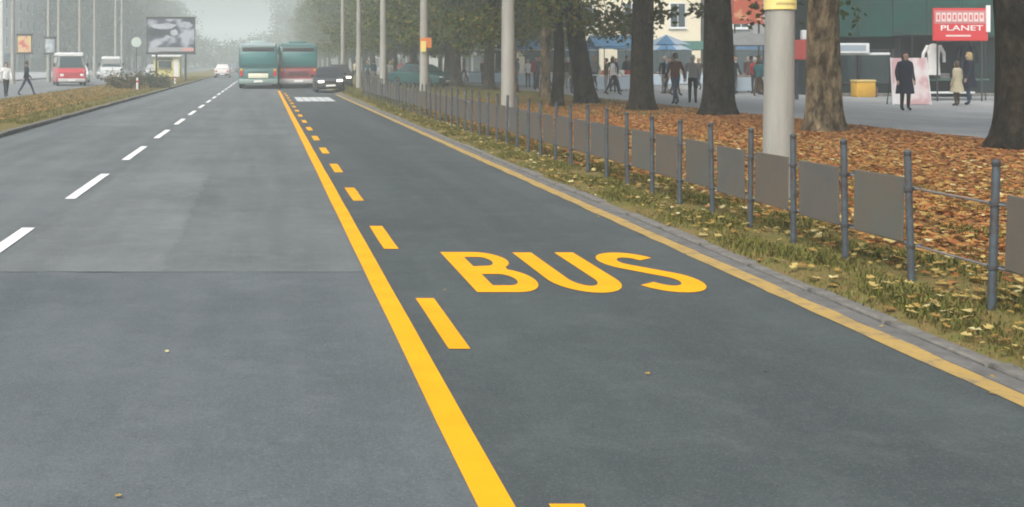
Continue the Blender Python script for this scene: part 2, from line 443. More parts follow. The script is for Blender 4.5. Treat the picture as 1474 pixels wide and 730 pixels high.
# BUS lettering
def arc(cx, cy, rx, ry, a0, a1, n=10):
    return [(cx + rx * math.cos(R(a0 + (a1 - a0) * i / n)), cy + ry * math.sin(R(a0 + (a1 - a0) * i / n))) for i in range(n + 1)]
def letter(loops, x, y, sx, sy, name):
    cu = bpy.data.curves.new(name, 'CURVE'); cu.dimensions = '2D'; cu.fill_mode = 'BOTH'
    for lp in loops:
        s = cu.splines.new('POLY'); s.points.add(len(lp) - 1)
        for p, (a, b) in zip(s.points, lp): p.co = (a * sx, b * sy, 0, 1)
        s.use_cyclic_u = True
    tmp = bpy.data.objects.new('tmp', cu); COL.objects.link(tmp)
    dg = bpy.context.evaluated_depsgraph_get()
    me = bpy.data.meshes.new_from_object(tmp.evaluated_get(dg))
    bpy.data.objects.remove(tmp); bpy.data.curves.remove(cu)
    bm = bmesh.new(); bm.from_mesh(me)
    bmesh.ops.remove_doubles(bm, verts=bm.verts, dist=0.0005)
    for f in bm.faces:
        if f.normal.z < 0: f.normal_flip()
    bm.to_mesh(me); bm.free()
    me.materials.clear(); me.materials.append(YELLOW)
    o = bpy.data.objects.new(name, me); link(o, road); o.location = (x, y, 0.008)
    return o
# unit letters: x 0..1 across, y 0..1 along; strokes about .31 across and .145 along
SX, SY, LW, LH = 0.525, 1.68, 0.31, 0.145
B_out = [(0, 0)] + [(0.58, 0)] + arc(0.58, 0.275, 0.42, 0.275, -90, 62, 12) + arc(0.52, 0.765, 0.42, 0.235, -50, 90, 12) + [(0, 1)]
B_h1 = [(LW, LH)] + arc(0.56, 0.275, 0.17, 0.13, -90, 90, 8) + [(LW, 0.405)]
B_h2 = [(LW, 0.60)] + arc(0.53, 0.735, 0.15, 0.12, -80, 90, 8) + [(LW, 0.855)]
U_out = [(0, 1), (0, 0.30)] + arc(0.5, 0.30, 0.5, 0.30, 180, 360, 18) + [(1, 1), (1 - LW, 1), (1 - LW, 0.31)] + arc(0.5, 0.31, 0.5 - LW, 0.165, 0, -180, 14) + [(LW, 1)]
def s_shape():
    cen = arc(0.5, 0.745, 0.35, 0.185, 20, 255, 20)[:] + arc(0.5, 0.262, 0.36, 0.19, 75, -160, 20)
    # smooth the join then offset in a space where the stroke is round
    k = SY * LH / (SX * LW)
    P = [Vector((x, y * (SY / SX) / k)) for x, y in cen]
    for _ in range(3):
        P = [P[0]] + [(P[i - 1] + P[i] * 2 + P[i + 1]) / 4 for i in range(1, len(P) - 1)] + [P[-1]]
    L, Rr = [], []
    for i, p in enumerate(P):
        d = (P[min(i + 1, len(P) - 1)] - P[max(i - 1, 0)]).normalized(); nn = Vector((-d.y, d.x)) * LW / 2
        L.append(p + nn); Rr.append(p - nn)
    return [(q.x, q.y * k * SX / SY) for q in L + Rr[::-1]]
letter([B_out, B_h1, B_h2], 1.525, 7.95, SX, SY, 'letter_b')
letter([U_out], 2.145, 7.93, SX, SY, 'letter_u')
letter([s_shape()], 2.765, 7.93, SX * 0.98, SY, 'letter_s')

# kerb stones and gutter, right-hand side
kerb = empty('kerb_right'); tag(kerb, kind='structure')
stone_me = []
for q in range(4):
    mb = MB(); mb.rbox(-.065 + random.uniform(-.006, .006), .065, 0.004, 0.996, -0.16, random.uniform(-.006, .006), 0.012, 1)
    o = mb.build('kerb_stone', KERB, kerb, True); stone_me.append(o.data); o.location = (3.965, -4 + q, .032)
for j in range(0, 78):
    o = mesh_obj('kerb_stone', random.choice(stone_me), None, kerb)
    o.location = (3.965 + random.uniform(-.008, .008), j, .032 + random.uniform(-.008, .008))
    o.rotation_euler = (0, random.uniform(-.04, .04), random.uniform(-.004, .004))
g = sheet('kerb_strip', 3.90, 4.03, 78, 420, 0.032, KERB, kerb)
gut = empty('gutter'); tag(gut, kind='structure')
for j in range(-4, 74, 2):
    mb = MB(); mb.rbox(3.775, 3.892, j + .006, j + 1.994, -0.1, 0.007 + random.uniform(0, .006), 0.006, 1)
    mb.build('gutter_slab', GUTTER, gut)

# left kerb
kerbl = empty('kerb_left'); tag(kerbl, kind='structure')
mb = MB(); mb.rbox(-.075, .075, 0.006, 0.994, -0.11, 0.10, 0.014, 1)
first = mb.build('kerb_stone', KERB, kerbl, True); first.location = (-5.855, 18, 0)
for j in range(19, 110):
    o = mesh_obj('kerb_stone', first.data, None, kerbl)
    o.location = (-5.855 + random.uniform(-.01, .01), j, random.uniform(-.015, .008)); o.rotation_euler = (0, random.uniform(-.03, .03), 0)
sheet('kerb_strip', -5.93, -5.78, 110, 420, 0.09, KERB, kerbl)
sheet('kerb_strip', -5.93, -5.78, -12, 18, 0.09, KERB, kerbl)

# verges
def strip_ground(name, xs, zf, y0, y1, ny, m, bump=0.02):
    mb = MB(); ys = np.linspace(y0, y1, ny)
    V = []
    for y in ys:
        for i, x in enumerate(xs):
            e = 0 if i in (0, len(xs) - 1) else random.uniform(-bump, bump)
            V.append((x, y, zf(x) + e))
    n = len(xs); F = [(j * n + i, j * n + i + 1, (j + 1) * n + i + 1, (j + 1) * n + i) for j in range(ny - 1) for i in range(n - 1)]
    mb.add(V, F); return mb.build(name, m, None, True)
tag(strip_ground('grass_verge', [3.985, 4.04, 4.09, 4.2, 4.45, 4.7, 5.0, 5.3], gz, -8, 120, 180, VERGE, 0.012), kind='structure')
tag(strip_ground('leafy_ground', [5.3, 6, 7, 8, 9, 10, 11, 12, 13.0], gz, -8, 38, 60, SOIL, 0.012), kind='structure')
tag(strip_ground('grassy_ground', [5.3, 6, 7, 8, 9, 10, 11, 12, 13.0], gz, 38, 120, 80, VERGE, 0.012), kind='structure')
tag(strip_ground('verge_far', [4.03, 7, 13.0], gz, 120, 420, 20, VERGE, 0.01), kind='structure')
sheet('plaza', 13.0, 60, -8, 420, 0.25, PLAZA)
tag(strip_ground('median_verge', [-11.2, -10, -9, -8, -7, -6.4, -5.93], lambda x: 0.09, -12, 420, 200, VERGE, 0.02), kind='structure')
sheet('pavement_left', -60, -22.0, -12, 420, 0.10, PLAZA)

# fallen leaves and grass (nobody could count them)
def in_view(x, y): return (x * 1600 / np.maximum(y, .1) + 380) < 2400
gzv = np.vectorize(gz)
def scatter(n, x0, x1, y0, y1, pw=1.0):
    t = rng.uniform(0, 1, n) ** pw
    return rng.uniform(x0, x1, n), y0 + (y1 - y0) * t
x, y = scatter(270000, 4.75, 13.1, 3.0, 46, 1.15)
k = in_view(x, y); x, y = x[k], y[k]
# sparser close to the fence and in patches
d = np.clip((x - 4.7) / 1.6, 0.18, 1) * (0.55 + 0.45 * (np.sin(x * 1.7 + 2 * np.sin(y * .6)) > -0.3))
d = d * np.clip((41 - y) / 9, .06, 1) * np.clip((x - 4.2) / 3.2 + (y - 9) / 14, .3, 1)
k = rng.uniform(0, 1, len(x)) < d; x, y = x[k], y[k]
pos = np.stack([x, y, gzv(x) + rng.uniform(0.008, 0.028, len(x))], 1)
V, F = leaf_quads(pos, rng.uniform(.035, .09, len(x)), 0.15, True, True)
tag(mesh_obj('fallen_leaves', fast_mesh('fallen_leaves', V, F, 3, LEAF_DOWN)), 'orange and brown leaves lying thick under the plane trees', 'leaves', kind='stuff')

x, y = scatter(4200, 4.0, 5.4, 2.5, 46, 1.5)
cl = np.sin(y * 1.9) + np.sin(y * .7 + x * 4); k = (cl > -0.5) | (rng.uniform(0, 1, len(x)) < .35); x, y = x[k], y[k]
pos = np.stack([x, y, gzv(x) + rng.uniform(0.02, 0.055, len(x))], 1)
xa, ya = scatter(5200, 5.2, 10.5, 3, 22, 1.0); pos = np.vstack([pos, np.stack([xa, ya, gzv(xa) + rng.uniform(.03, .045, len(xa))], 1)])
rx = [2.02, 2.66, 3.6, 1.3, -.55, -1.45, -.55, 3.4, 3.0, 3.55, 3.83, 3.80, 3.86, 3.70, 3.84]; ry = [5.85, 5.9, 5.5, 8.0, 6.3, 4.75, 4.2, 14, 20, 11.8, 6.9, 5.8, 8.3, 9.9, 12]
pos = np.vstack([pos, np.stack([np.array(rx), np.array(ry), np.full(len(rx), .014)], 1)])
V, F = leaf_quads(pos, np.where(pos[:, 2] < .023, .028, rng.uniform(.03, .08, len(pos))), 0.2, True, True)
tag(mesh_obj('yellow_leaves', fast_mesh('yellow_leaves', V, F, 3, LEAF_YEL)), 'pale yellow leaves scattered on the grass by the railing', 'leaves', kind='stuff')

def grass_mesh(n, x0, x1, y0, y1, h0, h1, zf, pw=1.3):
    x, y = scatter(n, x0, x1, y0, y1, pw)
    c = np.sin(x * 9 + 1.3 * np.sin(y * 2.1)) + np.sin(y * 3.3 + x * 2)
    k = rng.uniform(-1.6, 1.9, n) < c + .8; x, y, c = x[k], y[k], c[k]
    n = len(x); th = rng.uniform(0, 2 * np.pi, n); hh = rng.uniform(h0, h1, n) * (0.75 + .25 * c); hh = np.maximum(hh, h0 * .6)
    wd = hh * 0.05 + .0022; ln = rng.uniform(.2, .9, n) * hh; z = zf(x) - .004
    dx, dy = np.cos(th), np.sin(th); V = np.empty((n, 5, 3), np.float32)
    V[:, 0] = np.stack([x - dy * wd, y + dx * wd, z], 1); V[:, 1] = np.stack([x + dy * wd, y - dx * wd, z], 1)
    mx, my, mz = x + dx * ln * .35, y + dy * ln * .35, z + hh * .65
    V[:, 2] = np.stack([mx + dy * wd * .8, my - dx * wd * .8, mz], 1); V[:, 3] = np.stack([mx - dy * wd * .8, my + dx * wd * .8, mz], 1)
    V[:, 4] = np.stack([x + dx * ln, y + dy * ln, z + hh * .9], 1)
    b = (np.arange(n) * 5)[:, None]
    F = (b + np.array([[0, 1, 2, 0, 2, 3, 3, 2, 4]])).reshape(-1)
    return V.reshape(-1, 3), F
V, F = grass_mesh(135000, 3.99, 5.4, 1.5, 40, .025, .075, gzv)
tag(mesh_obj('grass', fast_mesh('grass', V, F, 3, GRASS)), 'rough grass growing between kerb and railing', 'grass', kind='stuff')
V, F = grass_mesh(60000, 5.3, 8.5, 2.5, 26, .025, .07, gzv, 1.2)
tag(mesh_obj('grass', fast_mesh('grass', V, F, 3, GRASS)), 'sparse grass showing through the leaves behind the railing', 'grass', kind='stuff')
V, F = grass_mesh(30000, 5.3, 13, 30, 75, .05, .12, gzv)
tag(mesh_obj('grass', fast_mesh('grass', V, F, 3, GRASS)), 'olive grass under the farther verge trees', 'grass', kind='stuff')
V, F = grass_mesh(9000, 4.05, 5.4, 40, 100, .08, .2, gzv)
tag(mesh_obj('grass', fast_mesh('grass', V, F, 3, GRASS)), 'far stretch of grass strip running on towards the buses', 'grass', kind='stuff')
V, F = grass_mesh(60000, -11.1, -5.95, 28, 120, .04, .11, lambda x: np.full(len(x), .10), 1.6)
tag(mesh_obj('grass', fast_mesh('grass', V, F, 3, GRASS)), 'thin grass on the central reservation across the road', 'grass', kind='stuff')
x, y = scatter(26000, -10.9, -6.9, 26, 110, 1.6)
pos = np.stack([x, y, np.full(len(x), .115)], 1)
V, F = leaf_quads(pos, rng.uniform(.05, .11, len(pos)), 0.18, True)
tag(mesh_obj('fallen_leaves', fast_mesh('fallen_leaves', V, F, 3, LEAF_MED)), 'brownish leaves covering the central reservation across the road', 'leaves', kind='stuff')

# ------------------------------------------------------------------ railing along the verge
fence = empty('roadside_railing', (4.62, 5.3 - 6 * .882, 0)); tag(fence, 'low grey post railing with metal panels along the grass strip', 'railing')
FX, SP, N0, NP = 0.0, 0.882, 0, 60
mb = MB(); mb.lathe([(.025, -.12), (.025, .86), (.022, .875), (.026, .88), (.026, .905), (.011, .922), (.002, .925)], n=10)
post_me = mb.build('post', FENCE_STEEL, None, True); pm = post_me.data; bpy.data.objects.remove(post_me)
mb = MB(); mb.lathe([(.026, -.014), (.033, -.014), (.033, .014), (.026, .014)], n=10); mb.rbox(.030, .085, -.016, .016, -.009, .009, .004, 1)
cl_o = mb.build('clip', FENCE_STEEL); cm = cl_o.data; bpy.data.objects.remove(cl_o)
mb = MB(); mb.tube([(0, 0, 0), (0, SP, 0)], .009, 6)
rl = mb.build('rail', FENCE_ROD); rm = rl.data; bpy.data.objects.remove(rl)
pan = []
for q in range(3):
    mb = MB(); mb.rbox(-.006, .006, .115, SP - .115, -.235, .235, .004, 1)
    o = mb.build('panel', (PANEL_A, PANEL_B, PANEL_C)[q]); pan.append(o.data); bpy.data.objects.remove(o)
for i in range(NP):
    yy = i * SP
    p = mesh_obj('post', pm, None, fence)
    p.location = (random.uniform(-.012, .012), yy, .115 + random.uniform(-.02, .015)); p.rotation_euler = (random.uniform(-.028, .028), random.uniform(-.032, .032), random.uniform(0, 6))
    for zz in (.64, .235):
        c = mesh_obj('clip', cm, None, p); c.location = (0, 0, zz); c.rotation_euler = (0, 0, -p.rotation_euler.z)
    if i < NP - 1:
        for zz in (.755, .35):
            r_ = mesh_obj('rail', rm, None, fence); r_.location = (0.03, yy, zz + random.uniform(-.006, .006)); r_.rotation_euler = (random.uniform(-.012, .012), 0, 0)
        if i != 8:
            q = mesh_obj('panel', random.choice(pan), None, fence)
            q.location = (0.012 + random.uniform(-.008, .008), yy + random.uniform(-.015, .015), .578 + random.uniform(-.008, .008))
            q.rotation_euler = (random.uniform(-.012, .012), random.uniform(-.03, .03), random.uniform(-.02, .02))

# ------------------------------------------------------------------ concrete lamp posts
def lamp_post(loc, label, group, h=9.5, r0=.165, r1=.10, arm=-1, m=CONCRETE):
    t = empty('lamp_post', loc); tag(t, label, 'lamp post', group)
    mb = MB(); mb.lathe([(r0 + .02, -.15), (r0 + .012, .05), (r0, .25)] + [(r0 + (r1 - r0) * q, .25 + (h - .25) * q) for q in (.2, .4, .6, .8, 1)], n=20)
    mb.build('pole', m, t, True)
    mb = MB(); mb.tube([(0, 0, h - .05), (arm * .25, 0, h + .5), (arm * .9, 0, h + .85), (arm * 1.9, 0, h + .95)], [.05, .045, .04, .035], 8); mb.build('arm', DARKMETAL, t, True)
    hd = MB(); hd.rbox(*sorted((arm * 1.8, arm * 2.5)), -.14, .14, h + .86, h + 1.02, .05, 2); hd = hd.build('lamp_head', DARKMETAL, t, True)
    l_ = MB(); l_.rbox(*sorted((arm * 1.9, arm * 2.42)), -.10, .10, h + .82, h + .858, .015, 1); l_.build('lens', CHROME, hd)
    return t
YEL_PLATE = mat('yellow_notice', (0.72, 0.58, 0.16), 0.6, 0.5, 8, col2=(0.62, 0.55, 0.32))
names = ['concrete lamp post with yellow notice behind the railing, thickest in view', 'concrete lamp post rising from behind the railing, second nearest, left of the thick one',
         'concrete lamp post with a small orange sign strapped to it', 'pale lamp post next beyond the one with the orange sign',
         'slim hazy lamp post beyond, second past the one with the orange sign', 'faint lamp post farthest along the verge, beside the parked dark cars']
posts = []
for i, nm in enumerate(names):
    posts.append(lamp_post((5.73, 12.4 + 13.7 * i, gz(5.73)), nm, 'lamp posts along the verge'))
posts[0].rotation_euler = (0, R(0.7), 0)
t = MB(); ring = [[(math.cos(a) * .168, math.sin(a) * .168, z) for a in [R(q) for q in range(0, 360, 15)]] for z in (2.13, 2.45)]
t.loft(ring, 0, False); pl = t.build('notice', YEL_PLATE, posts[0], True)
for q in range(4):
    t = MB(); zz = 2.18 + q * .062
    t.add([(math.sin(a) * .1705, -math.cos(a) * .1705, zz + dz) for dz in (0, .022) for a in [R(-38 + 9.5 * u) for u in range(9)]], [(u, u + 1, u + 10, u + 9) for u in range(8)])
    t.build('print_line', mat('notice_print', (.42, .34, .14), .7), pl)
ORANGE = mat('orange_sheet', (0.62, 0.20, 0.06), .6, .4, 6)
t = MB(); t.rbox(-.17, .24, -.215, -.19, 2.06, 2.42, .008, 1); s_ = t.build('sign_plate', ORANGE, posts[2])
t = MB(); t.rbox(-.15, .04, -.225, -.217, 1.92, 2.30, .003, 1); t.build('yellow_panel', YEL_PLATE, s_)
t = MB(); t.lathe([(.155, 2.2), (.19, 2.2), (.19, 2.24), (.155, 2.24)], n=16); t.build('strap', DARKMETAL, s_)

for i, yy in enumerate((85, 94.5, 104, 110.5, 126, 137, 150)):
    lamp_post((-19.2 + (.9 if i % 2 else 0), yy, .10), 'tall pale lamp post across the road, %s from the left' % ('first second third fourth fifth sixth seventh'.split()[i]), 'far lamp posts across the road', 10.5, .18, .11, 1)

# ------------------------------------------------------------------ trees
def make_trunk(name, r, h, m, seed, lean=0.0):
    rd = random.Random(seed); mb = MB(); rings = []; n = 18
    ph = [rd.uniform(0, 6.28) for _ in range(4)]
    for j in range(26):
        z = -0.15 + (h + .15) * j / 25
        f = r * (1 + .42 * math.exp(-max(z, 0) / .22) - .24 * z / h)
        cx = lean * z / h + .06 * math.sin(z * .9 + ph[0]); cy = .05 * math.sin(z * .7 + ph[1])
        rings.append([(cx + f * math.cos(a) * (1 + .06 * math.sin(3 * a + ph[2] + z) + .05 * math.sin(5 * a + ph[3] - .6 * z) + rd.uniform(-.012, .012)),
                       cy + f * math.sin(a) * (1 + .06 * math.sin(3 * a + ph[2] + z) + .05 * math.sin(5 * a + ph[3] - .6 * z)), z)
                      for a in [2 * math.pi * k / n for k in range(n)]])
    mb.loft(rings)
    top = Vector((lean, 0, h)); return mb, top, rd
def make_crown(seed, zc, rx, rz, nc, per, size, low, mat_, zb):
    """leaf clumps spread through an uneven ellipsoid, with gaps between; returns mesh and clump centres"""
    g = np.random.default_rng(seed); C = []
    lob = g.uniform(.72, 1.12, 8)
    while len(C) < nc:
        d = g.normal(0, 1, 3); d /= np.linalg.norm(d); q = g.uniform(.25, 1) ** .5
        az = (math.atan2(d[1], d[0]) / (2 * math.pi) + .5) * 8; l_ = lob[int(az) % 8] * (1 - az % 1) + lob[(int(az) + 1) % 8] * (az % 1)
        p = np.array([d[0] * rx * q * l_, d[1] * rx * q * l_, zc + d[2] * rz * q])
        if p[2] < zb: continue
        C.append((p, g.uniform(.55, 1.15)))
    for _ in range(low):           # drooping boughs under the crown
        a = g.uniform(0, 2 * np.pi); q = g.uniform(.3, .95) * rx
        C.append((np.array([math.cos(a) * q, math.sin(a) * q, g.uniform(zb - .9, zb + .4)]), g.uniform(.4, .75)))
    P = np.vstack([c + g.normal(0, 1, (per, 3)) * np.array([r, r, r * .62]) * .55 for c, r in C])
    V, F = leaf_quads(P, g.uniform(size * .7, size * 1.35, len(P)), .5, False, False)
    return fast_mesh('crown', V, F, 3, mat_), [c for c, r in C]
def limb_tree(mb, top, cents, rd, r, nl=9, nt=60):
    cs = [Vector(c) for c in cents]; rd.shuffle(cs)
    mains = []
    for c in cs[:nl]:
        c = Vector((c.x * .75, c.y * .75, max(c.z, top.z + 1.0)))
        mid = top.lerp(c, .45) + Vector((rd.uniform(-.3, .3), rd.uniform(-.3, .3), .5))
        mb.tube([top - Vector((0, 0, .5)), top.lerp(mid, .5), mid, c], [r * .55, r * .42, r * .3, r * .1], 7); mains.append((mid, c))
    for c in cs[nl:nl + nt]:
        a, b = min(mains, key=lambda q: ((q[0] + q[1]) / 2 - c).length); s = a.lerp(b, rd.uniform(.1, .8))
        mid = s.lerp(c, .5) + Vector((0, 0, rd.uniform(-.1, .5)))
        mb.tube([s, mid, c], [r * .13, r * .08, r * .025], 5)

VAR = []
for q in range(4):
    cm_, cents = make_crown(40 + q, 8.2 + .3 * q, 4.9 + .25 * q, 4.9, 140, 62, .19, (0, 0, 13, 15)[q], LEAF_RIGHT, (4.9, 4.6, 3.6, 3.6)[q])
    VAR.append((cm_, cents))
VARF = [make_crown(60 + q, 7.9, 5.3, 5.2, 170, 66, .22, 46, LEAF_FAR, 3.3) for q in range(4)]
TR = {}
def plane_tree(loc, r, label, group=None, var=0, bark=BARK_MID, scale=1.0, rz=0.0, lean=0.0, share=None):
    t = empty('plane_tree', loc, rz); tag(t, label, 'tree', group); t.scale = (scale,) * 3
    key = share or (label, loc)
    if key not in TR:
        mb, top, rd = make_trunk('trunk', r, 4.2, bark, hash(loc) % 999 if not share else var + 5, lean)
        limb_tree(mb, top, (VARF if share else VAR)[var][1], rd, r)
        TR[key] = mb.build('trunk', bark, t, True).data
    else: mesh_obj('trunk', TR[key], None, t)
    mesh_obj('crown', (VARF if share else VAR)[var][0], None, t)
    return t
plane_tree((12.36, 18.2, .235), .44, 'dark trunked plane tree nearest the camera, cut by the frame edge', 'plane trees on the leafy ground', 0, BARK_DARK)
plane_tree((11.55, 22.9, .225), .345, 'plane tree with mottled tan bark just behind the concrete lamp post', 'plane trees on the leafy ground', 1, BARK_PLANE, rz=1.2)
plane_tree((12.2, 29.9, .235), .40, 'broad grey brown plane tree left of the concrete lamp post', 'plane trees on the leafy ground', 1, BARK_DARK, rz=2.0)
plane_tree((11.2, 32.9, .22), .345, 'dark plane tree trunk in front of the blue parasol', 'plane trees on the leafy ground', 3, BARK_DARK, rz=.4)
plane_tree((11.25, 38.6, .22), .36, 'leaning plane tree with its trunk tilted leftwards', 'plane trees on the leafy ground', 2, BARK_DARK, rz=0, lean=-.75)
plane_tree((9.7, 36.6, .19), .26, 'slender dark tree beside the leaning plane tree', 'plane trees on the leafy ground', 3, BARK_DARK, scale=.75, rz=3.4, lean=.1)
plane_tree((11.7, 46, .23), .22, 'thin pale tree between the slender tree and second lamp post', 'plane trees on the leafy ground', 2, BARK_PLANE, rz=5)
plane_tree((11.5, 51.5, .23), .24, 'pale trunked tree just right of the second lamp post', 'plane trees on the leafy ground', 3, BARK_PLANE, rz=1)
for i, (xx, yy) in enumerate([(11.8, 58), (11.2, 65), (12.0, 72), (11.4, 79), (11.9, 88), (11.3, 97), (11.8, 107), (11.5, 118), (11.8, 130), (11.5, 143), (11.7, 158), (12, 175), (11.4, 194), (11.8, 215), (12, 240), (12, 268), (12, 300)]):
    plane_tree((xx, yy, .23), .30, ('hazy avenue tree on the verge, %s beyond the pale trunked tree' % 'first second third fourth fifth'.split()[i] if i < 5 else 'faint avenue tree far along the verge level with or beyond the buses'), 'far avenue trees along the verge', i % 4, BARK_MID, 1.0 + .12 * (i % 3), i * 1.7, 0, 'far%d' % (i % 4))
for i, (xx, yy) in enumerate([(16.5, 78), (16, 96), (19.5, 112), (21, 132)]):
    plane_tree((xx, yy, .25), .28, 'hazy tree on the paved area behind the verge trees, %s along' % 'first second third fourth'.split()[i], 'trees on the paved area', (i + 1) % 4, BARK_MID, .95, i * 2.1, 0, 'far%d' % ((i + 1) % 4))

VARL = []
for q in range(2):
    cm_, cents = make_crown(80 + q, 9.5, 5.6, 6.0, 170, 80, .27, 10, LEAF_LEFT, 3.6)
    mb, top, rd = make_trunk('trunk', .3, 4.4, BARK_MID, 300 + q); limb_tree(mb, top, cents, rd, .3, 8, 40)
    o = mb.build('trunk', BARK_MID, None, True); VARL.append((cm_, o.data)); bpy.data.objects.remove(o)
def left_tree(xx, yy, i, s):
    t = empty('avenue_tree', (xx, yy, .1), i * 1.3); t.scale = (s, s, s)
    tag(t, 'hazy tall tree lining the far side of the opposite carriageway', 'tree', 'hazy trees across the road')
    a, b = VARL[i % 2]; mesh_obj('trunk', b, None, t); mesh_obj('crown', a, None, t)
for i in range(22):
    left_tree(-30 + 1.6 * math.sin(i * 2.3), 185 + i * 8 + (i * i) * .05, i, 1.12 + .22 * ((i * 7) % 5) / 4)
for i in range(9):
    left_tree(-47 + 3 * math.sin(i * 1.9), 195 + i * 16, i + 1, 1.25 + .1 * (i % 3))
# far wood closing the street
wc = []
g_ = np.random.default_rng(5)
for xx in np.arange(-75, 90, 2.6):
    hh = 11 + 3 * math.sin(xx * .13) + (13 if 3 < xx < 60 else 0) + (8 if xx < -22 else 0)
    yy = 350 + 12 * math.sin(xx * .11)
    for _ in range(int(hh * 3)):
        wc.append((xx + g_.normal(0, 1.6), yy + g_.normal(0, 3), g_.uniform(.5, hh * g_.uniform(.7, 1))))
P = np.repeat(np.array(wc), 26, 0); P = P + g_.normal(0, 1.0, P.shape)
V, F = leaf_quads(P, g_.uniform(.5, .9, len(P)), .4)
tag(mesh_obj('far_wood', fast_mesh('far_wood', V, F, 3, LEAF_LEFT)), 'faint grey wood closing the end of the street', 'wood', kind='stuff')

# low bush on the central reservation
def bush(loc, rx, ry, h, n, m, label, seed):
    g = np.random.default_rng(seed); t = empty('bush', loc); tag(t, label, 'bush', 'bushes on the central reservation')
    cc = [(g.uniform(-rx, rx), g.uniform(-ry, ry), g.uniform(.2, h * g.uniform(.6, .9))) for _ in range(n)]
    P = np.repeat(np.array(cc), 55, 0) + g.normal(0, .2, (n * 55, 3)); P[:, 2] = np.abs(P[:, 2])
    V, F = leaf_quads(P, g.uniform(.07, .15, len(P)), .4); mesh_obj('foliage', fast_mesh('foliage', V, F, 3, m), None, t)
    mb = MB()
    for c in cc[:16]: mb.tube([(c[0] * .3, c[1] * .3, -.05), (c[0] * .7, c[1] * .7, c[2] * .5), c], [.02, .014, .005], 5)
    mb.build('stems', BARK_MID, t)
LEAF_BUSH = leaf_mat('bush_leaves', [(0, (.05, .055, .022)), (.5, (.085, .08, .03)), (.85, (.15, .09, .04)), (1, (.2, .11, .05))])
bush((-8.3, 66, .09), .9, 1.0, 1.0, 26, LEAF_BUSH, 'brown leafed bush low on the central reservation', 3)
bush((-6.8, 68, .09), .9, 1.2, 1.05, 28, LEAF_LEFT, 'green bush nearest the road under the billboard', 4)

# ------------------------------------------------------------------ people
POSE = {}
def body_mesh(pose):
    if pose in POSE: return POSE[pose]
    V, E, Rr = [], [], []
    def j(p, r, parent=None):
        V.append(p); Rr.append(r if isinstance(r, tuple) else (r, r))
        if parent is not None: E.append((parent, len(V) - 1))
        return len(V) - 1
    st, arm = {'stand': (.0, .03), 'walk': (.26, .16), 'stride': (.36, .2)}[pose]
    pel = j((0, 0, .96), (.155, .11)); sp = j((0, .01, 1.13), (.135, .10), pel); ch = j((0, .0, 1.33), (.165, .115), sp)
    nb = j((0, -.005, 1.465), (.075, .07), ch); nk = j((0, .01, 1.52), .052, nb); h1 = j((0, .025, 1.575), (.062, .075), nk)
    h2 = j((0, .02, 1.65), (.074, .092), h1); j((0, .01, 1.715), (.055, .068), h2)
    j((0, .125, 1.632), .012, h2)                                            # nose
    for sgn in (-1, 1):
        j((sgn * .083, .01, 1.64), (.012, .02), h2)                          # ear
        f = sgn * st
        hip = j((sgn * .085, 0, .90), .098, pel); kn = j((sgn * .095, f * .55 + .03, .50), .064, hip)
        an = j((sgn * .10, f * 1.0 - (.05 if f < 0 else 0), .10 + (.04 if f < 0 else 0)), .045, kn)
        j((sgn * .11, f + .13 - (.03 if f < 0 else 0), .045 + (0 if f >= 0 else 0)), (.045, .035), an)
        a = -sgn * arm
        sh = j((sgn * .185, 0, 1.415), .068, ch); el = j((sgn * .235, a * .6 - .03, 1.145), .050, sh)
        wr = j((sgn * .235, a * 1.3 + .05, .915), .034, el); pa = j((sgn * .228, a * 1.45 + .07, .845), (.030, .038), wr)
        for q in range(4): 
            k1 = j((sgn * .225, a * 1.45 + .045 + q * .018, .80 - (.006 if q in (0, 3) else 0)), .0095, pa)
            j((sgn * .212, a * 1.45 + .05 + q * .018, .762 + (.012 if q in (0, 3) else 0)), .008, k1)
        j((sgn * .205, a * 1.45 + .112, .83), .0095, pa)
    me = bpy.data.meshes.new('sk'); me.from_pydata(V, E, []); ob = bpy.data.objects.new('sk', me); COL.objects.link(ob)
    ob.modifiers.new('skin', 'SKIN'); 
    for i, s in enumerate(me.skin_vertices[0].data): s.radius = Rr[i]; s.use_root = (i == 0)
    sb = ob.modifiers.new('sub', 'SUBSURF'); sb.levels = 1; sb.render_levels = 1
    dg = bpy.context.evaluated_depsgraph_get(); out = bpy.data.meshes.new_from_object(ob.evaluated_get(dg))
    bpy.data.objects.remove(ob)
    out.materials.clear()
    for _ in range(4): out.materials.append(SKIN)
    for p in out.polygons:
        c = p.center; p.use_smooth = True
        if c.z > 1.505 or (abs(c.x) > .18 and c.z < .90 and c.z > .7): p.material_index = 0
        elif c.z < .10: p.material_index = 3
        elif c.z > .93 or abs(c.x) > .195: p.material_index = 1
        else: p.material_index = 2
    POSE[pose] = out
    return out
HAIRM = {}
def hair_mesh(long):
    if long in HAIRM: return HAIRM[long]
    mb = MB(); rings = []
    prof = [(.004, 1.772), (.05, 1.762), (.078, 1.73), (.090, 1.69), (.092, 1.65)] + ([(.092, 1.58), (.085, 1.50), (.06, 1.47)] if long else [(.086, 1.61), (.07, 1.575)])
    for r, z in prof:
        cut = z < 1.70
        rings.append([(r * math.cos(a), .008 + (r * 1.18) * (math.sin(a) if (math.sin(a) < .25 or not cut) else .25), z) for a in [2 * math.pi * k / 16 for k in range(16)]])
    mb.loft(rings); o = mb.build('hair', SKIN, None, True); HAIRM[long] = o.data; bpy.data.objects.remove(o); return HAIRM[long]
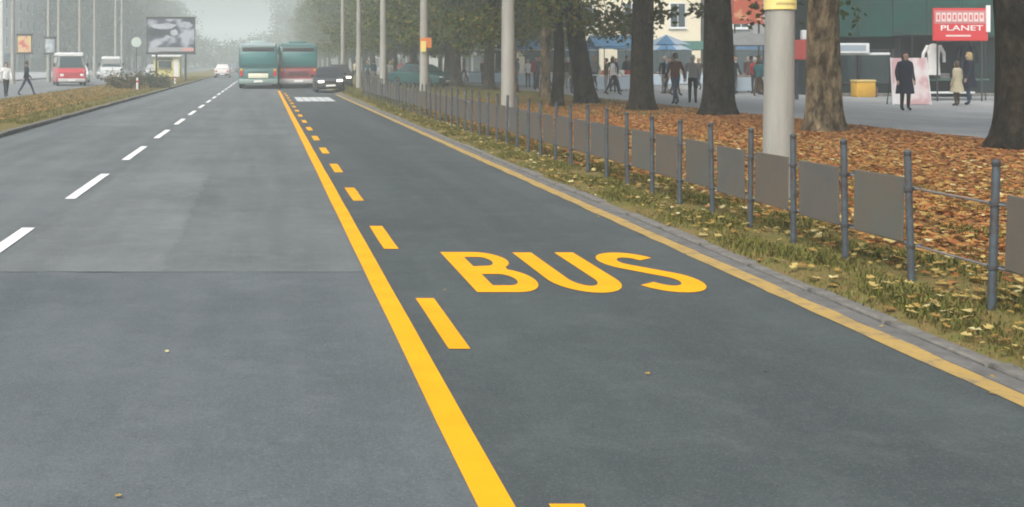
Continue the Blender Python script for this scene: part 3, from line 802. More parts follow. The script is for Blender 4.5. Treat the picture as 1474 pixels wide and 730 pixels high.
def face_mesh(kind):
    if kind in HAIRM: return HAIRM[kind]
    mb = MB()
    if kind == 'eye': mb.lathe([(.001, -.009), (.010, -.004), (.010, .004), (.001, .009)], (0, 0, 0), 6)
    else: mb.rbox(-.022, .022, -.005, .005, -.005, .005, .003, 1)
    o = mb.build(kind, BLACK if kind == 'eye' else mat('lips', (.30, .10, .09), .6)); HAIRM[kind] = o.data; bpy.data.objects.remove(o); return HAIRM[kind]
def cloth(name, col): return mat('cloth_' + name, col, .9, .35, 8, .15, 120, spec=.06)
CL = dict(navy=cloth('navy', (.016, .018, .034)), black=cloth('black', (.014, .014, .017)), grey=cloth('grey', (.22, .22, .22)), beige=cloth('beige', (.46, .41, .29)),
          white=cloth('white', (.68, .68, .66)), red=cloth('red', (.34, .035, .035)), maroon=cloth('maroon', (.10, .035, .03)), jeans=cloth('jeans', (.035, .052, .09)),
          brown=cloth('brown', (.085, .055, .035)), blue=cloth('blue', (.06, .12, .22)), olive=cloth('olive', (.08, .085, .05)), teal=cloth('teal', (.04, .12, .13)), pink=cloth('pink', (.5, .2, .22)))
HR = dict(dark=mat('hair_dark', (.016, .012, .010), .6), brown=mat('hair_brown', (.06, .035, .02), .6), blond=mat('hair_blond', (.36, .26, .12), .6), grey=mat('hair_grey', (.34, .33, .32), .6))
def person(loc, rz, h, top, low, label, pose='stand', hair='dark', long=False, coat=None, group=None, shoes='black', bag=None):
    t = empty('person', loc, R(rz)); s = h / 1.77; t.scale = (s, s, s); tag(t, label, 'person', group)
    b = mesh_obj('body', body_mesh(pose), None, t)
    for i, m in enumerate((SKIN, CL[top], CL[low], CL[shoes])):
        b.material_slots[i].link = 'OBJECT'; b.material_slots[i].material = m
    hr = mesh_obj('hair', hair_mesh(long), None, t); hr.material_slots[0].link = 'OBJECT'; hr.material_slots[0].material = HR[hair]
    for nm_, px_, pz_ in (('eye', -.032, 1.655), ('eye', .032, 1.655), ('mouth', 0, 1.598)):
        e_ = mesh_obj(nm_, face_mesh(nm_), None, t); e_.location = (px_, .100, pz_)
    if coat:
        mb = MB(); rings = []
        sw = .05 if pose == 'stand' else .12
        for rx, ry, z in [(.10, .085, 1.50), (.20, .13, 1.45), (.225, .145, 1.36), (.205, .148, 1.2), (.20, .145, 1.05), (.215, .16, .9), (.235, .17 + sw, .7), (.25, .18 + sw * 1.4, coat)]:
            rings.append([(rx * math.cos(a), ry * math.sin(a) * (1 + .03 * math.sin(5 * a + z * 4)), z + .01 * math.sin(3 * a)) for a in [2 * math.pi * k / 20 for k in range(20)]])
        mb.loft(rings); mb.build('coat', CL[top], t, True)
    if bag:
        mb = MB(); mb.rbox(.24, .36, -.14, .16, .52, .80, .03, 2); mb.tube([(.30, -.08, .80), (.27, -.02, .9), (.27, .06, .9), (.30, .1, .80)], .01, 5)
        o = mb.build('handbag', CL[bag]); o.parent = None
        o.location = loc; o.rotation_euler = (0, 0, R(rz)); o.scale = (s, s, s)
        tag(o, 'dark bag in the hand of ' + label, 'bag')
    return t
person((18.45, 32.0, .25), 182, 1.72, 'navy', 'black', 'person in long dark coat standing before the white poster board', 'stand', 'dark', True, .52)
person((13.55, 36.6, .25), 12, 1.72, 'maroon', 'jeans', 'person in dark red jacket and jeans striding past the broad tree', 'walk', 'brown', bag=None)
person((14.5, 37.6, .25), -20, 1.66, 'grey', 'black', 'person in grey jacket and black trousers beside the red jacketed walker', 'stand', 'grey')
person((18.3, 56.0, .25), 200, 1.75, 'navy', 'navy', 'person all in navy between two dark trunks near the blue stall', 'stand', 'dark', False, .6)
person((22.2, 35.6, .25), 30, 1.45, 'beige', 'brown', 'short person in beige coat at the clothes stall', 'stand', 'brown', True, .55)
person((22.9, 36.1, .25), 60, 1.74, 'navy', 'jeans', 'blond person in navy coat at the clothes stall', 'stand', 'blond', True, .62)
person((-12.3, 53.0, 0), 205, 1.66, 'white', 'black', 'person in white top walking at the left edge', 'walk', 'dark')
person((-11.75, 55.0, .0), -60, 1.74, 'navy', 'jeans', 'person in dark jacket mid stride beside the white topped walker', 'stride', 'brown')
crowd = [(15.2, 60, 'jeans', 'blue', 'white'), (16.1, 63, 'grey', 'black', 'maroon'), (14.6, 66, 'navy', 'jeans', 'teal'), (17.3, 61, 'white', 'jeans', 'white'), (14.2, 58, 'black', 'black', 'red'),
         (16.6, 52.5, 'grey', 'jeans', 'beige'), (15.6, 55.5, 'white', 'black', 'olive'), (19.3, 58, 'brown', 'black', 'pink'), (22.8, 52, 'grey', 'black', 'grey'), (23.7, 53.5, 'olive', 'jeans', 'blue'),
         (13.8, 70, 'black', 'jeans', 'navy'), (15.0, 76, 'white', 'black', 'black'), (9.6, 78, 'white', 'jeans', 'pink'), (9.1, 84, 'grey', 'black', 'navy'), (10.2, 88, 'maroon', 'black', 'brown'), (8.4, 74, 'navy', 'jeans', 'grey'), (7.9, 80, 'pink', 'grey', 'jeans'), (8.9, 95, 'blue', 'jeans', 'white'),
         (24.4, 56, 'beige', 'brown', 'maroon'), (21.6, 60, 'navy', 'black', 'teal')]
crowd += [(13.6, 49, '', 'jeans', 'olive'), (14.9, 47.5, '', 'black', 'white'), (16.0, 58.5, '', 'grey', 'navy'), (17.8, 66, '', 'jeans', 'red'), (18.8, 70, '', 'black', 'beige'), (13.9, 62.5, '', 'navy', 'brown'),
          (15.3, 71, '', 'jeans', 'maroon'), (20.7, 49, '', 'jeans', 'black'), (21.4, 50.5, '', 'grey', 'white'), (22.2, 48.6, '', 'brown', 'olive'), (19.0, 47.5, '', 'navy', 'grey'), (21.9, 56, '', 'jeans', 'brown'),
          (16.9, 74, '', 'grey', 'blue'), (14.4, 80, '', 'jeans', 'pink'), (9.0, 69, '', 'black', 'olive'), (8.2, 88, '', 'navy', 'teal'), (10.0, 72, '', 'grey', 'maroon'), (7.6, 93, '', 'black', 'beige')]
crowd += [(16.0, 51, '', 'black', 'navy'), (16.6, 55.8, '', 'jeans', 'grey'), (15.4, 50, '', 'grey', 'brown'), (17.9, 49, '', 'black', 'blue'), (18.6, 51.6, '', 'grey', 'black'), (17.2, 46.5, '', 'brown', 'beige'),
          (21.2, 47.6, '', 'brown', 'navy'), (20.3, 45.6, '', 'brown', 'teal'), (21.9, 49.6, '', 'navy', 'red'), (22.9, 55, '', 'navy', 'jeans'), (13.3, 53, '', 'grey', 'maroon'), (13.9, 56, '', 'black', 'jeans'), (14.6, 61.5, '', 'brown', 'white'), (13.4, 60, '', 'navy', 'pink')]
for i, (xx, yy, a, b_, c_) in enumerate(crowd):
    far = xx < 11
    person((xx, yy, gz(xx)), 47 * i, 1.6 + .035 * (i % 5), c_, b_, 'far pedestrian in %s top and %s %s' % ('denim' if c_ == 'jeans' else c_, 'blue jeans' if b_ == 'jeans' else b_ + ' trousers', 'on the verge near the parked cars' if far else 'in the market crowd behind the trunks'),
           ('stand', 'walk')[i % 2], ('dark', 'brown', 'grey', 'blond')[i % 4], i % 3 == 0, group='people waiting along the verge' if far else 'market crowd')

# ------------------------------------------------------------------ vehicles
def section(y, hw, z0, z1, r=.12, tuck=0.0, n=4):
    """rounded cross-section; tuck narrows the top"""
    p = []
    hw1 = hw - tuck
    for cx, cz, a0 in ((hw - r, z0 + r, -90), (hw1 - r, z1 - r, 0), (-hw1 + r, z1 - r, 90), (-hw + r, z0 + r, 180)):
        for i in range(n + 1):
            a = R(a0 + 90 * i / n); p.append((cx + r * math.cos(a), y, cz + r * math.sin(a)))
    return p
def wheel(t, x, y, r, wd, side):
    w_ = empty('wheel', (x, y, r)); w_.parent = t
    a = MB(); pts = [(r * .62, -wd / 2), (r * .93, -wd / 2), (r, -wd * .32), (r, wd * .32), (r * .93, wd / 2), (r * .62, wd / 2)]
    a.loft([[(z, q * math.cos(u), q * math.sin(u)) for u in [2 * math.pi * k / 20 for k in range(20)]] for q, z in pts], 0, True); a.build('tyre', TYRE, w_, True)
    b = MB(); s = side
    b.loft([[(s * z, q * math.cos(u), q * math.sin(u)) for u in [2 * math.pi * k / 20 for k in range(20)]] for q, z in [(r * .62, wd * .40), (r * .60, wd * .53), (r * .45, wd * .46), (r * .12, wd * .5)]]); b.build('rim', RIM, w_, True)
def sides(pts, th, s):
    """thin plate standing on a side wall: pts (y,z), x position per point in th"""
    return pts
def car(loc, rz, paintm, label, cat='car', L=4.2, W=1.68, H=1.42, group=None, lit=False, name='car', roll=0.0, estate=False):
    """front at -Y (towards the camera when rz = 0)"""
    t = empty(name, loc, R(rz)); t.rotation_euler = (0, R(roll), R(rz)); tag(t, label, cat, group)
    h = W / 2; b = MB(); k = H / 1.42
    S = [(-L / 2, h * .80, .30, .58), (-L / 2 + .06, h * .90, .22, .68), (-L / 2 + .35, h * .97, .18, .76), (-L / 2 + 1.0, h, .17, .86), (-L / 2 + 1.35, h, .17, .91),
         (L / 2 - 1.1, h, .17, .93), (L / 2 - .35, h * .97, .18, .92), (L / 2 - .06, h * .90, .24, .86), (L / 2, h * .80, .32, .72)]
    b.loft([section(y, w_, z0 * k, z1 * k, .10) for y, w_, z0, z1 in S]); body = b.build('body', paintm, t, True)
    y0, y1, y2, y3 = -L / 2 + 1.0, -L / 2 + 1.72, L / 2 - (.45 if estate else 1.25), L / 2 - (.12 if estate else .5)
    c = MB(); zb, zt = .88 * k, H
    c.loft([section(y0, h * .93, zb - .12, zb, .03), section((y0 + y1) / 2, h * .90, zb - .12, (zb + zt) / 2 + .03, .07, .07), section(y1, h * .86, zb - .12, zt - .02, .09, .13), section((y1 + y2) / 2, h * .88, zb - .12, zt, .1, .15),
            section(y2, h * .86, zb - .12, zt - .03, .09, .13), section((y2 + y3) / 2, h * .90, zb - .12, (zb + zt) / 2 + .03, .07, .07), section(y3, h * .92, zb - .12, zb, .03)])
    cab = c.build('cabin', paintm, t, True)
    # glass: front, rear, sides
    def pane(q, name_='window'):
        mb = MB(); mb.add(q, [tuple(range(len(q)))]); 
        return mb.build(name_, GLASS, t)
    e = .012
    pane([(-h * .80, y0 + .10 - .05, zb + .05), (h * .80, y0 + .10 - .05, zb + .05), (h * .66, y1 - .06 - .05, zt - .10), (-h * .66, y1 - .06 - .05, zt - .10)], 'windscreen')
    pane([(h * .80, y3 - .10 + .05, zb + .05), (-h * .80, y3 - .10 + .05, zb + .05), (-h * .66, y2 + .06 + .05, zt - .10), (h * .66, y2 + .06 + .05, zt - .10)], 'rear_window')
    for s in (-1, 1):
        xb, xt = s * (h * .90 + .012), s * (h * .86 - .085)
        for a0, a1, b0, b1 in ((y0 + .42, (y1 + y2) / 2 - .05, y1 + .10, (y1 + y2) / 2 - .05), ((y1 + y2) / 2 + .05, y3 - .42, (y1 + y2) / 2 + .05, y2 - .10)):
            q = [(xb, a0, zb + .04), (xb, a1, zb + .04), (xt, b1, zt - .12), (xt, b0, zt - .12)]; pane(q if s > 0 else q[::-1], 'side_window')
    for s in (-1, 1):
        m = MB(); m.rbox(s * h * .62 - .16, s * h * .62 + .16, -L / 2 - .012, -L / 2 + .12, .55 * k, .68 * k, .03, 2); m.build('headlight', HEADLAMP if lit else CHROME, t, True)
        m = MB(); m.rbox(s * h * .70 - .10, s * h * .70 + .10, L / 2 - .10, L / 2 + .012, .60 * k, .80 * k, .02, 2); m.build('tail_light', RED_LENS, t, True)
        m = MB(); m.rbox(s * (h + .09) - .08, s * (h + .09) + .08, y0 + .42, y0 + .54, zb + .02, zb + .14, .03, 2); m.build('mirror', paintm, t, True)
    m = MB(); m.rbox(-h * .86, h * .86, -L / 2 - .06, -L / 2 + .1, .26, .44, .05, 2); bp = m.build('bumper', BLACK, t, True)
    m = MB(); m.rbox(-.26, .26, -L / 2 - .075, -L / 2 - .062, .31, .41, .004, 1); m.build('number_plate', PLATE, bp)
    m = MB(); m.rbox(-h * .40, h * .40, -L / 2 - .018, -L / 2 + .05, .52 * k, .65 * k, .02, 1); m.build('grille', BLACK, t)
    m = MB(); m.rbox(-h * .86, h * .86, L / 2 - .1, L / 2 + .06, .28, .48, .05, 2); bp = m.build('bumper', BLACK, t, True)
    m = MB(); m.rbox(-.26, .26, L / 2 + .062, L / 2 + .075, .33, .43, .004, 1); m.build('number_plate', PLATE, bp)
    for s in (-1, 1):
        for yy in (-L / 2 + .80, L / 2 - .80): wheel(t, s * (h - .09), yy, .30, .19, s)
    return t
P_ = lambda n, c: mat('carpaint_' + n, c, .28, spec=.6)
car((3.62, 62.0, .045), 0, P_('dark', (.022, .024, .028)), 'dark car facing us with lit headlights, parked half on the kerb', W=1.62, L=4.1, H=1.38, lit=True, roll=-3.4, group='vehicles on the right side')
car((4.75, 71.0, .11), 0, P_('dark2', (.035, .03, .032)), 'dark car with lit headlights parked on the verge behind the first dark car', W=1.62, L=4.1, H=1.42, lit=True, group='vehicles on the right side')
car((9.6, 67.5, gz(9.6)), 38, P_('teal', (.02, .09, .09)), 'teal car parked at an angle among the trees beyond the railing', W=1.68, H=1.36)
car((-4.45, 120.0, 0), 180, P_('white', (.62, .60, .58)), 'small pale car with red lights driving away in the left lane', H=1.45)
car((-15.3, 92.0, 0), 8, P_('white2', (.66, .67, .66)), 'white car beside the red van on the opposite carriageway', H=1.4)
car((-15.8, 112.0, 0), 0, P_('grey', (.22, .24, .25)), 'grey car in the queue under the billboard on the opposite carriageway', H=1.42)
car((-12.9, 130.0, 0), 0, P_('grey2', (.33, .34, .34)), 'pale grey car farthest back in the queue across the road', H=1.45)
car((-4.7, 170.0, 0), 180, P_('grey3', (.12, .13, .15)), 'dark car far ahead near the end of the street', H=1.5)

def van(loc, rz, paintm, roofm, label, L=5.0, W=1.95, H=2.3, group=None, name='van'):
    t = empty(name, loc, R(rz)); tag(t, label, 'van', group); h = W / 2; b = MB()
    b.loft([section(-L / 2, h * .88, .32, .95, .10), section(-L / 2 + .25, h * .97, .25, 1.15, .12), section(-L / 2 + .75, h, .22, 1.30, .1), section(L / 2 - .1, h, .22, 1.30, .1), section(L / 2, h * .95, .28, 1.24, .1)])
    b.build('body', paintm, t, True)
    c = MB(); c.loft([section(-L / 2 + .55, h * .92, 1.2, 1.32, .03), section(-L / 2 + .95, h * .93, 1.2, 1.8, .1, .06), section(-L / 2 + 1.3, h * .93, 1.2, H - .22, .1, .10), section(L / 2 - .12, h * .95, 1.2, H - .22, .1, .10), section(L / 2 - .02, h * .93, 1.2, H - .3, .1, .1)])
    c.build('cabin', mat('van_pillar', (.16, .17, .17), .4), t, True)
    r_ = MB(); r_.loft([section(-L / 2 + 1.15, h * .80, H - .26, H - .1, .06), section(-L / 2 + 1.5, h * .90, H - .27, H, .1), section(L / 2 - .2, h * .90, H - .27, H, .1), section(L / 2, h * .84, H - .27, H - .06, .08)]); r_.build('roof', roofm, t, True)
    m = MB(); m.add([(-h * .78, -L / 2 + .50, 1.36), (h * .78, -L / 2 + .50, 1.36), (h * .70, -L / 2 + 1.16, H - .34), (-h * .70, -L / 2 + 1.16, H - .34)], [(0, 1, 2, 3)]); m.build('windscreen', GLASS, t)
    for s in (-1, 1):
        for q in range(3):
            a = -L / 2 + 1.45 + q * 1.12; m = MB(); x = s * (h * .94 + .012); xt = s * (h * .90 - .05)
            Q = [(x, a, 1.38), (x, a + 1.0, 1.38), (xt + s * .02, a + 1.0, H - .36), (xt + s * .02, a, H - .36)]; m.add(Q if s > 0 else Q[::-1], [(0, 1, 2, 3)]); m.build('side_window', GLASS, t)
        m = MB(); m.rbox(s * h * .66 - .14, s * h * .66 + .14, -L / 2 - .01, -L / 2 + .1, .66, .86, .04, 2); m.build('headlight', CHROME, t, True)
        m = MB(); m.rbox(s * h * .8 - .08, s * h * .8 + .08, L / 2 - .1, L / 2 + .012, .7, 1.1, .02, 1); m.build('tail_light', RED_LENS, t)
        m = MB(); m.rbox(s * (h + .1) - .07, s * (h + .1) + .07, -L / 2 + .8, -L / 2 + .92, 1.35, 1.62, .03, 1); m.build('mirror', BLACK, t)
        for yy in (-L / 2 + .85, L / 2 - 1.0): wheel(t, s * (h - .1), yy, .33, .2, s)
    m = MB(); m.rbox(-h * .9, h * .9, -L / 2 - .07, -L / 2 + .1, .28, .52, .05, 2); bp = m.build('bumper', mat('pale_bumper', (.45, .45, .44), .5), t, True)
    m = MB(); m.rbox(-.26, .26, -L / 2 - .085, -L / 2 - .072, .34, .44, .004, 1); m.build('number_plate', PLATE, bp)
    return t
van((-14.1, 80.5, 0), 14, P_('red', (.42, .045, .06)), P_('roofwhite', (.68, .69, .67)), 'red minivan with white roof on the opposite carriageway', 5.2, 2.1, 2.36)
van((-14.3, 104.0, 0), 8, P_('vanwhite', (.50, .52, .52)), P_('roofwhite', (.68, .69, .67)), 'white van behind the bush on the opposite carriageway', 5.0, 2.0, 2.2)

def bus(loc, label, upper, lower, roofm, plate_light):
    """seen from behind; rear at y = 0"""
    t = empty('city_bus', loc); tag(t, label, 'bus', 'city buses queuing ahead'); h, L, H = 1.24, 11.5, 2.86
    b = MB(); b.loft([section(0, h * .97, .34, 1.35, .10), section(.08, h, .30, 1.36, .08), section(L - .1, h, .30, 1.36, .08), section(L, h * .95, .36, 1.3, .1)]); b.build('body', lower, t, True)
    b = MB(); b.loft([section(.0, h * .955, 1.32, H - .30, .10, .02), section(.1, h * .985, 1.32, H - .16, .12, .03), section(L - .2, h * .985, 1.32, H - .16, .12, .03), section(L, h * .95, 1.32, H - .3, .1, .03)]); b.build('upper_body', upper, t, True)
    b = MB(); b.loft([section(.06, h * .86, H - .26, H - .10, .06), section(.3, h * .92, H - .28, H, .1), section(L - .4, h * .92, H - .28, H, .1), section(L - .1, h * .86, H - .28, H - .1, .06)]); rf = b.build('roof', roofm, t, True)
    m = MB(); m.rbox(-.55, .55, 1.2, 3.0, H - .02, H + .16, .05, 2); m.build('roof_unit', roofm, rf, True)
    m = MB(); m.rbox(-h * .84, h * .84, -.022, .06, 1.52, 2.28, .05, 2); m.build('rear_window', mat('bus_rear_glass_' + label[:5], (.05, .17, .17), .08, spec=.8), t, True)
    m = MB(); m.rbox(-h * .80, h * .80, -.018, .06, 2.34, 2.58, .03, 2); m.build('route_display', BLACK, t, True)
    m = MB(); m.rbox(-h * .72, h * .72, -.02, .05, .72, 1.22, .03, 2); eh = m.build('engine_hatch', lower, t, True)
    for q in range(6):
        m = MB(); m.rbox(-h * .5, h * .5, -.030, -.019, .80 + q * .05, .825 + q * .05, .003, 1); m.build('vent_slat', BLACK, eh)
    for s in (-1, 1):
        m = MB(); m.rbox(s * h * .84 - .09, s * h * .84 + .09, -.03, .06, .78, 1.08, .02, 1); m.build('tail_light', RED_LENS, t)
        m = MB(); m.rbox(s * h * .84 - .09, s * h * .84 + .09, -.03, .06, 1.10, 1.24, .02, 1); m.build('indicator', AMBER, t)
        for q in range(7):
            a = .55 + q * 1.52; x = s * (h * .985 + .003); m = MB(); Q = [(x, a, 1.46), (x, a + 1.36, 1.46), (x - s * .02, a + 1.36, 2.30), (x - s * .02, a, 2.30)]
            m.add(Q if s > 0 else Q[::-1], [(0, 1, 2, 3)]); m.build('side_window', GLASS, t)
        for yy in (2.9, 8.9): wheel(t, s * (h - .14), yy, .48, .27, s)
        m = MB(); m.tube([(s * h * .9, L - .1, 2.3), (s * (h + .18), L + .1, 2.25), (s * (h + .2), L + .1, 1.95)], .03, 6); m.build('mirror', BLACK, t)
    m = MB(); m.rbox(-h * .97, h * .97, -.07, .1, .32, .62, .06, 2); bp = m.build('bumper', plate_light, t, True)
    m = MB(); m.rbox(-.28, .28, -.085, -.072, .42, .54, .004, 1); m.build('number_plate', PLATE, bp)
    return t
TEAL_D = P_('bus_teal', (.022, .088, .088)); TEAL_L = P_('bus_teal_light', (.075, .165, .16)); ROOF_L = P_('bus_roof', (.30, .38, .38)); BUS_RED = P_('bus_red', (.27, .075, .08))
lb = bus((-.36, 69.0, 0), 'teal city bus with pale bumper left of the yellow line', TEAL_D, TEAL_L, ROOF_L, P_('bumper_pale', (.20, .27, .25)))
bus((2.17, 70.0, 0), 'green city bus with red rear in the bus lane', TEAL_D, BUS_RED, TEAL_L, P_('bumper_grey', (.42, .40, .40)))
m = MB(); m.rbox(-.62, .62, -.045, -.02, .68, .98, .03, 2); m.build('rear_panel', mat('pale_lit_panel', (.72, .72, .56), .4), lb, True)

# ------------------------------------------------------------------ billboard and signs on the left
def board(name, loc, rz, w_, z0, z1, face, framem, label, cat, legs=(-.3, .3), group=None, th=.16):
    t = empty(name, loc, R(rz)); tag(t, label, cat, group); f = MB()
    f.box(-w_ / 2, w_ / 2, -th / 2, th / 2, z0, z1); 
    bd = f.build('board', framem, t)
    m = MB(); m.box(-w_ / 2 + .08, w_ / 2 - .08, -th / 2 - .012, -th / 2 - .002, z0 + .08, z1 - .08); m.build('poster', face, bd)
    for a, b, c, d in ((-w_ / 2 - .05, w_ / 2 + .05, z1 - .002, z1 + .10), (-w_ / 2 - .05, w_ / 2 + .05, z0 - .10, z0 + .002)):
        m = MB(); m.box(a, b, -th / 2 - .05, th / 2 + .03, c, d); m.build('frame_rail', framem, bd)
    for x in legs:
        m = MB(); m.tube([(x * w_, .03, -.2), (x * w_, .03, z0 + .1)], .09 if w_ > 2 else .045, 10); m.build('leg', DARKMETAL, t)
    return t
def poster_mat(name, base, blob, blob2, scale, asp=(1, 1, 1)):
    m = bpy.data.materials.new(name); m.use_nodes = True; n = m.node_tree.nodes; l = m.node_tree.links; p = n['Principled BSDF']; p.inputs['Roughness'].default_value = .5
    tc = n.new('ShaderNodeTexCoord'); mp = n.new('ShaderNodeMapping'); mp.inputs['Scale'].default_value = asp; l.new(tc.outputs['Object'], mp.inputs[0])
    z = n.new('ShaderNodeTexNoise'); z.inputs['Scale'].default_value = scale; z.inputs['Detail'].default_value = 2; l.new(mp.outputs[0], z.inputs['Vector'])
    cr = n.new('ShaderNodeValToRGB'); e = cr.color_ramp.elements; e.new(.5)
    for k, (q, c) in enumerate(((.42, base), (.52, blob), (.6, blob2))): e[k].position = q; e[k].color = (*c, 1)
    l.new(z.outputs[0], cr.inputs[0]); l.new(cr.outputs[0], p.inputs['Base Color']); MATS[name] = m; return m
bb = board('billboard', (-7.95, 95.0, .09), 0, 4.15, 2.35, 5.35, poster_mat('billboard_print', (.02, .024, .036), (.06, .075, .105), (.34, .37, .42), .5, (1, 1, 1.3)), DARKMETAL, 'large billboard with dark blurred picture above the central reservation', 'billboard')
pst = [o for o in bb.children[0].children if o.name.startswith('poster')][0]
WHT = mat('poster_white', (.68, .70, .70), .5, .4, 2, col2=(.5, .55, .58))
PRINT = mat('poster_print_pale', (.44, .47, .50), .5, .8, 1.2, col2=(.16, .19, .24))
def blobpoly(cx, cz, rx, rz, y, m, parent, seed, name='printed_shape'):
    r_ = random.Random(seed); mb = MB(); P = [(cx + rx * math.cos(a) * r_.uniform(.75, 1.1), y, cz + rz * math.sin(a) * r_.uniform(.75, 1.1)) for a in [2 * math.pi * k / 14 for k in range(14)]]
    mb.add(P, [tuple(range(14))]); return mb.build(name, m, parent)
blobpoly(-.6, 4.65, 1.2, .28, -.096, PRINT, pst, 1); blobpoly(1.25, 4.75, .6, .32, -.097, PRINT, pst, 2); blobpoly(.3, 4.1, .35, .3, -.096, PRINT, pst, 3); blobpoly(-.3, 3.75, .3, .14, -.096, PRINT, pst, 4); blobpoly(1.7, 3.95, .2, .35, -.096, PRINT, pst, 5)
m = MB(); m.box(-1.9, 1.9, -.100, -.097, 2.5, 2.85); m.build('printed_band', mat('poster_grey', (.30, .32, .33), .5), pst)
m = MB(); m.box(1.0, 1.95, -.104, -.101, 2.52, 2.78); m.build('printed_label', mat('poster_pink', (.55, .28, .26), .5), pst)
board('advert_sign', (-19.6, 91.0, .1), 0, 1.25, 2.3, 3.8, poster_mat('advert_yellow_red', (.55, .42, .16), (.55, .36, .2), (.45, .10, .08), 1.2), DARKMETAL, 'small yellow and red advert sign between the far lamp posts', 'sign', (0,))
board('advert_sign', (-17.9, 93.0, .1), 0, .95, 2.3, 3.6, poster_mat('advert_grey', (.20, .24, .27), (.34, .38, .40), (.5, .54, .55), 1.6), DARKMETAL, 'small grey advert sign just right of the yellow and red one', 'sign', (0,))
t = empty('round_sign', (-13.2, 115, 0)); tag(t, 'pale round sign on a post behind the white van', 'sign')
m = MB(); m.loft([[(.52 * math.cos(a), y, 3.75 + .52 * math.sin(a)) for a in [2 * math.pi * k / 24 for k in range(24)]] for y in (-.03, .03)]); m.build('disc', mat('pale_green_sign', (.45, .52, .46), .5), t)
m = MB(); m.tube([(0, .06, -.1), (0, .06, 3.9)], .05, 8); m.build('post', DARKMETAL, t)
# yellow kiosk
YK = mat('kiosk_yellow', (.62, .55, .20), .6, .4, 1.5)
t = empty('kiosk', (-10.4, 119, .09)); tag(t, 'small yellow kiosk on the central reservation below the billboard', 'kiosk')
m = MB(); m.rbox(-1.4, 1.4, 0, 2.2, -.1, 2.15, .03, 1); m.build('wall', YK, t)
m = MB(); m.rbox(-1.6, 1.6, -.4, 2.4, 2.152, 2.35, .05, 2); m.build('roof', WHT, t)
m = MB(); m.rbox(-.9, .5, -.05, .02, 1.0, 1.7, .02, 1); wn = m.build('window', GLASS, t)
m = MB(); m.rbox(-1.0, .6, -.18, .0, .9, .95, .01, 1); m.build('counter', DARKMETAL, t)
m = MB(); m.rbox(-1.0, .6, -.08, -.003, 1.78, 2.02, .01, 1); m.build('sign_panel', DARKMETAL, t)
m = MB(); m.rbox(.75, 1.25, -.03, .02, 0, 1.9, .01, 1); m.build('door', WHT, t)
for i, (xx, yy) in enumerate(((-7.2, 63.2), (-6.4, 80.0))):
    t = empty('marker_post', (xx, yy, .09)); tag(t, ('short white marker post in front of the brown bush', 'short white marker post at the road side below the billboard')[i], 'post')
    m = MB(); m.lathe([(.06, -.1), (.06, .62), (.05, .68), (.005, .70)], n=12); m.build('post', WHT, t, True)
    m = MB(); m.lathe([(.061, .42), (.066, .42), (.066, .54), (.061, .54)], n=12); m.build('band', RED_LENS, t)

# ------------------------------------------------------------------ buildings and market behind the verge
def facade(name, label, x, y0, y1, h, wallm, floors, bay, winm, depth=10, framem=WHT, face=-1, shop=3.2, rz=0):
    """building whose front stands at x and faces the street"""
    t = empty(name, (x, y0, gz(x) if x > 0 else .1), R(rz)); tag(t, label, 'building')
    L = y1 - y0; m = MB(); m.box(*sorted((0, -face * depth)), 0, L, -.3, h); m.build('wall', wallm, t)
    m = MB(); m.box(*sorted((face * .35, -face * (depth + .2))), -.2, L + .2, h + .002, h + .3); m.build('cornice', framem, t)
    n = int(L / bay); fh = (h - shop) / floors
    wm = fm = sm = None
    for f in range(floors):
        for i in range(n):
            yy = (i + .5) * L / n; zz = shop + f * fh + fh * .25
            if wm is None:
                q = MB(); q.box(*sorted((face * -.02, face * .06)), -.62, .62, 0, fh * .58); o = q.build('window', framem, t); wm = o.data
                q = MB(); q.box(*sorted((face * .061, face * .075)), -.53, -.03, .08, fh * .58 - .08); q.box(*sorted((face * .061, face * .075)), .03, .53, .08, fh * .58 - .08); p = q.build('pane', winm, o); fm = p.data
                q = MB(); q.box(*sorted((0, face * .16)), -.72, .72, -.09, -.003); p2 = q.build('sill', framem, o); sm = p2.data
            else:
                o = mesh_obj('window', wm, None, t); mesh_obj('pane', fm, None, o); mesh_obj('sill', sm, None, o)
            o.location = (face * .001, yy, zz)
    for i in range(max(1, n // 2)):
        a = (i + .1) * L / max(1, n // 2); b_ = (i + .9) * L / max(1, n // 2)
        q = MB(); q.box(*sorted((face * -.02, face * .05)), a, b_, .3, shop - .9); s_ = q.build('shop_window', GLASS, t)
        q = MB(); q.box(*sorted((0, face * .10)), a, b_, shop - .85, shop - .25); q.build('fascia', random.choice([WHT, DARKMETAL, mat('fascia_blue', (.05, .12, .22), .5)]), t)
    return t
CREAM = mat('cream_render', (.72, .66, .50), .85, .4, .6, col2=(.64, .58, .43))
GREYW = mat('grey_render', (.36, .36, .35), .85, .4, .6)
PALEW = mat('pale_render', (.50, .50, .46), .85, .4, .5)
facade('cream_building', 'cream rendered building seen between the dark trunks', 33, 84, 98, 13, CREAM, 3, 3.4, GLASS, rz=90)
facade('grey_shop', 'low grey shop building right of the cream building', 44, 82, 92.6, 9, mat('shop_grey', (.24, .25, .25), .8, .6, .5), 2, 3.4, GLASS, rz=90)
facade('grey_building', 'long grey building far along behind the verge trees', 27, 112, 160, 15, GREYW, 4, 3.6, GLASS)
facade('pale_building', 'hazy pale building farthest along the right side', 24, 170, 240, 17, PALEW, 5, 4, GLASS)
facade('grey_block', 'hazy grey apartment block behind the trees across the road', -64, 190, 260, 26, GREYW, 6, 4.5, GLASS, face=1)
facade('tall_block', 'faint tall apartment block far behind the trees across the road', -40, 170, 260, 24, PALEW, 7, 5, GLASS, face=1)

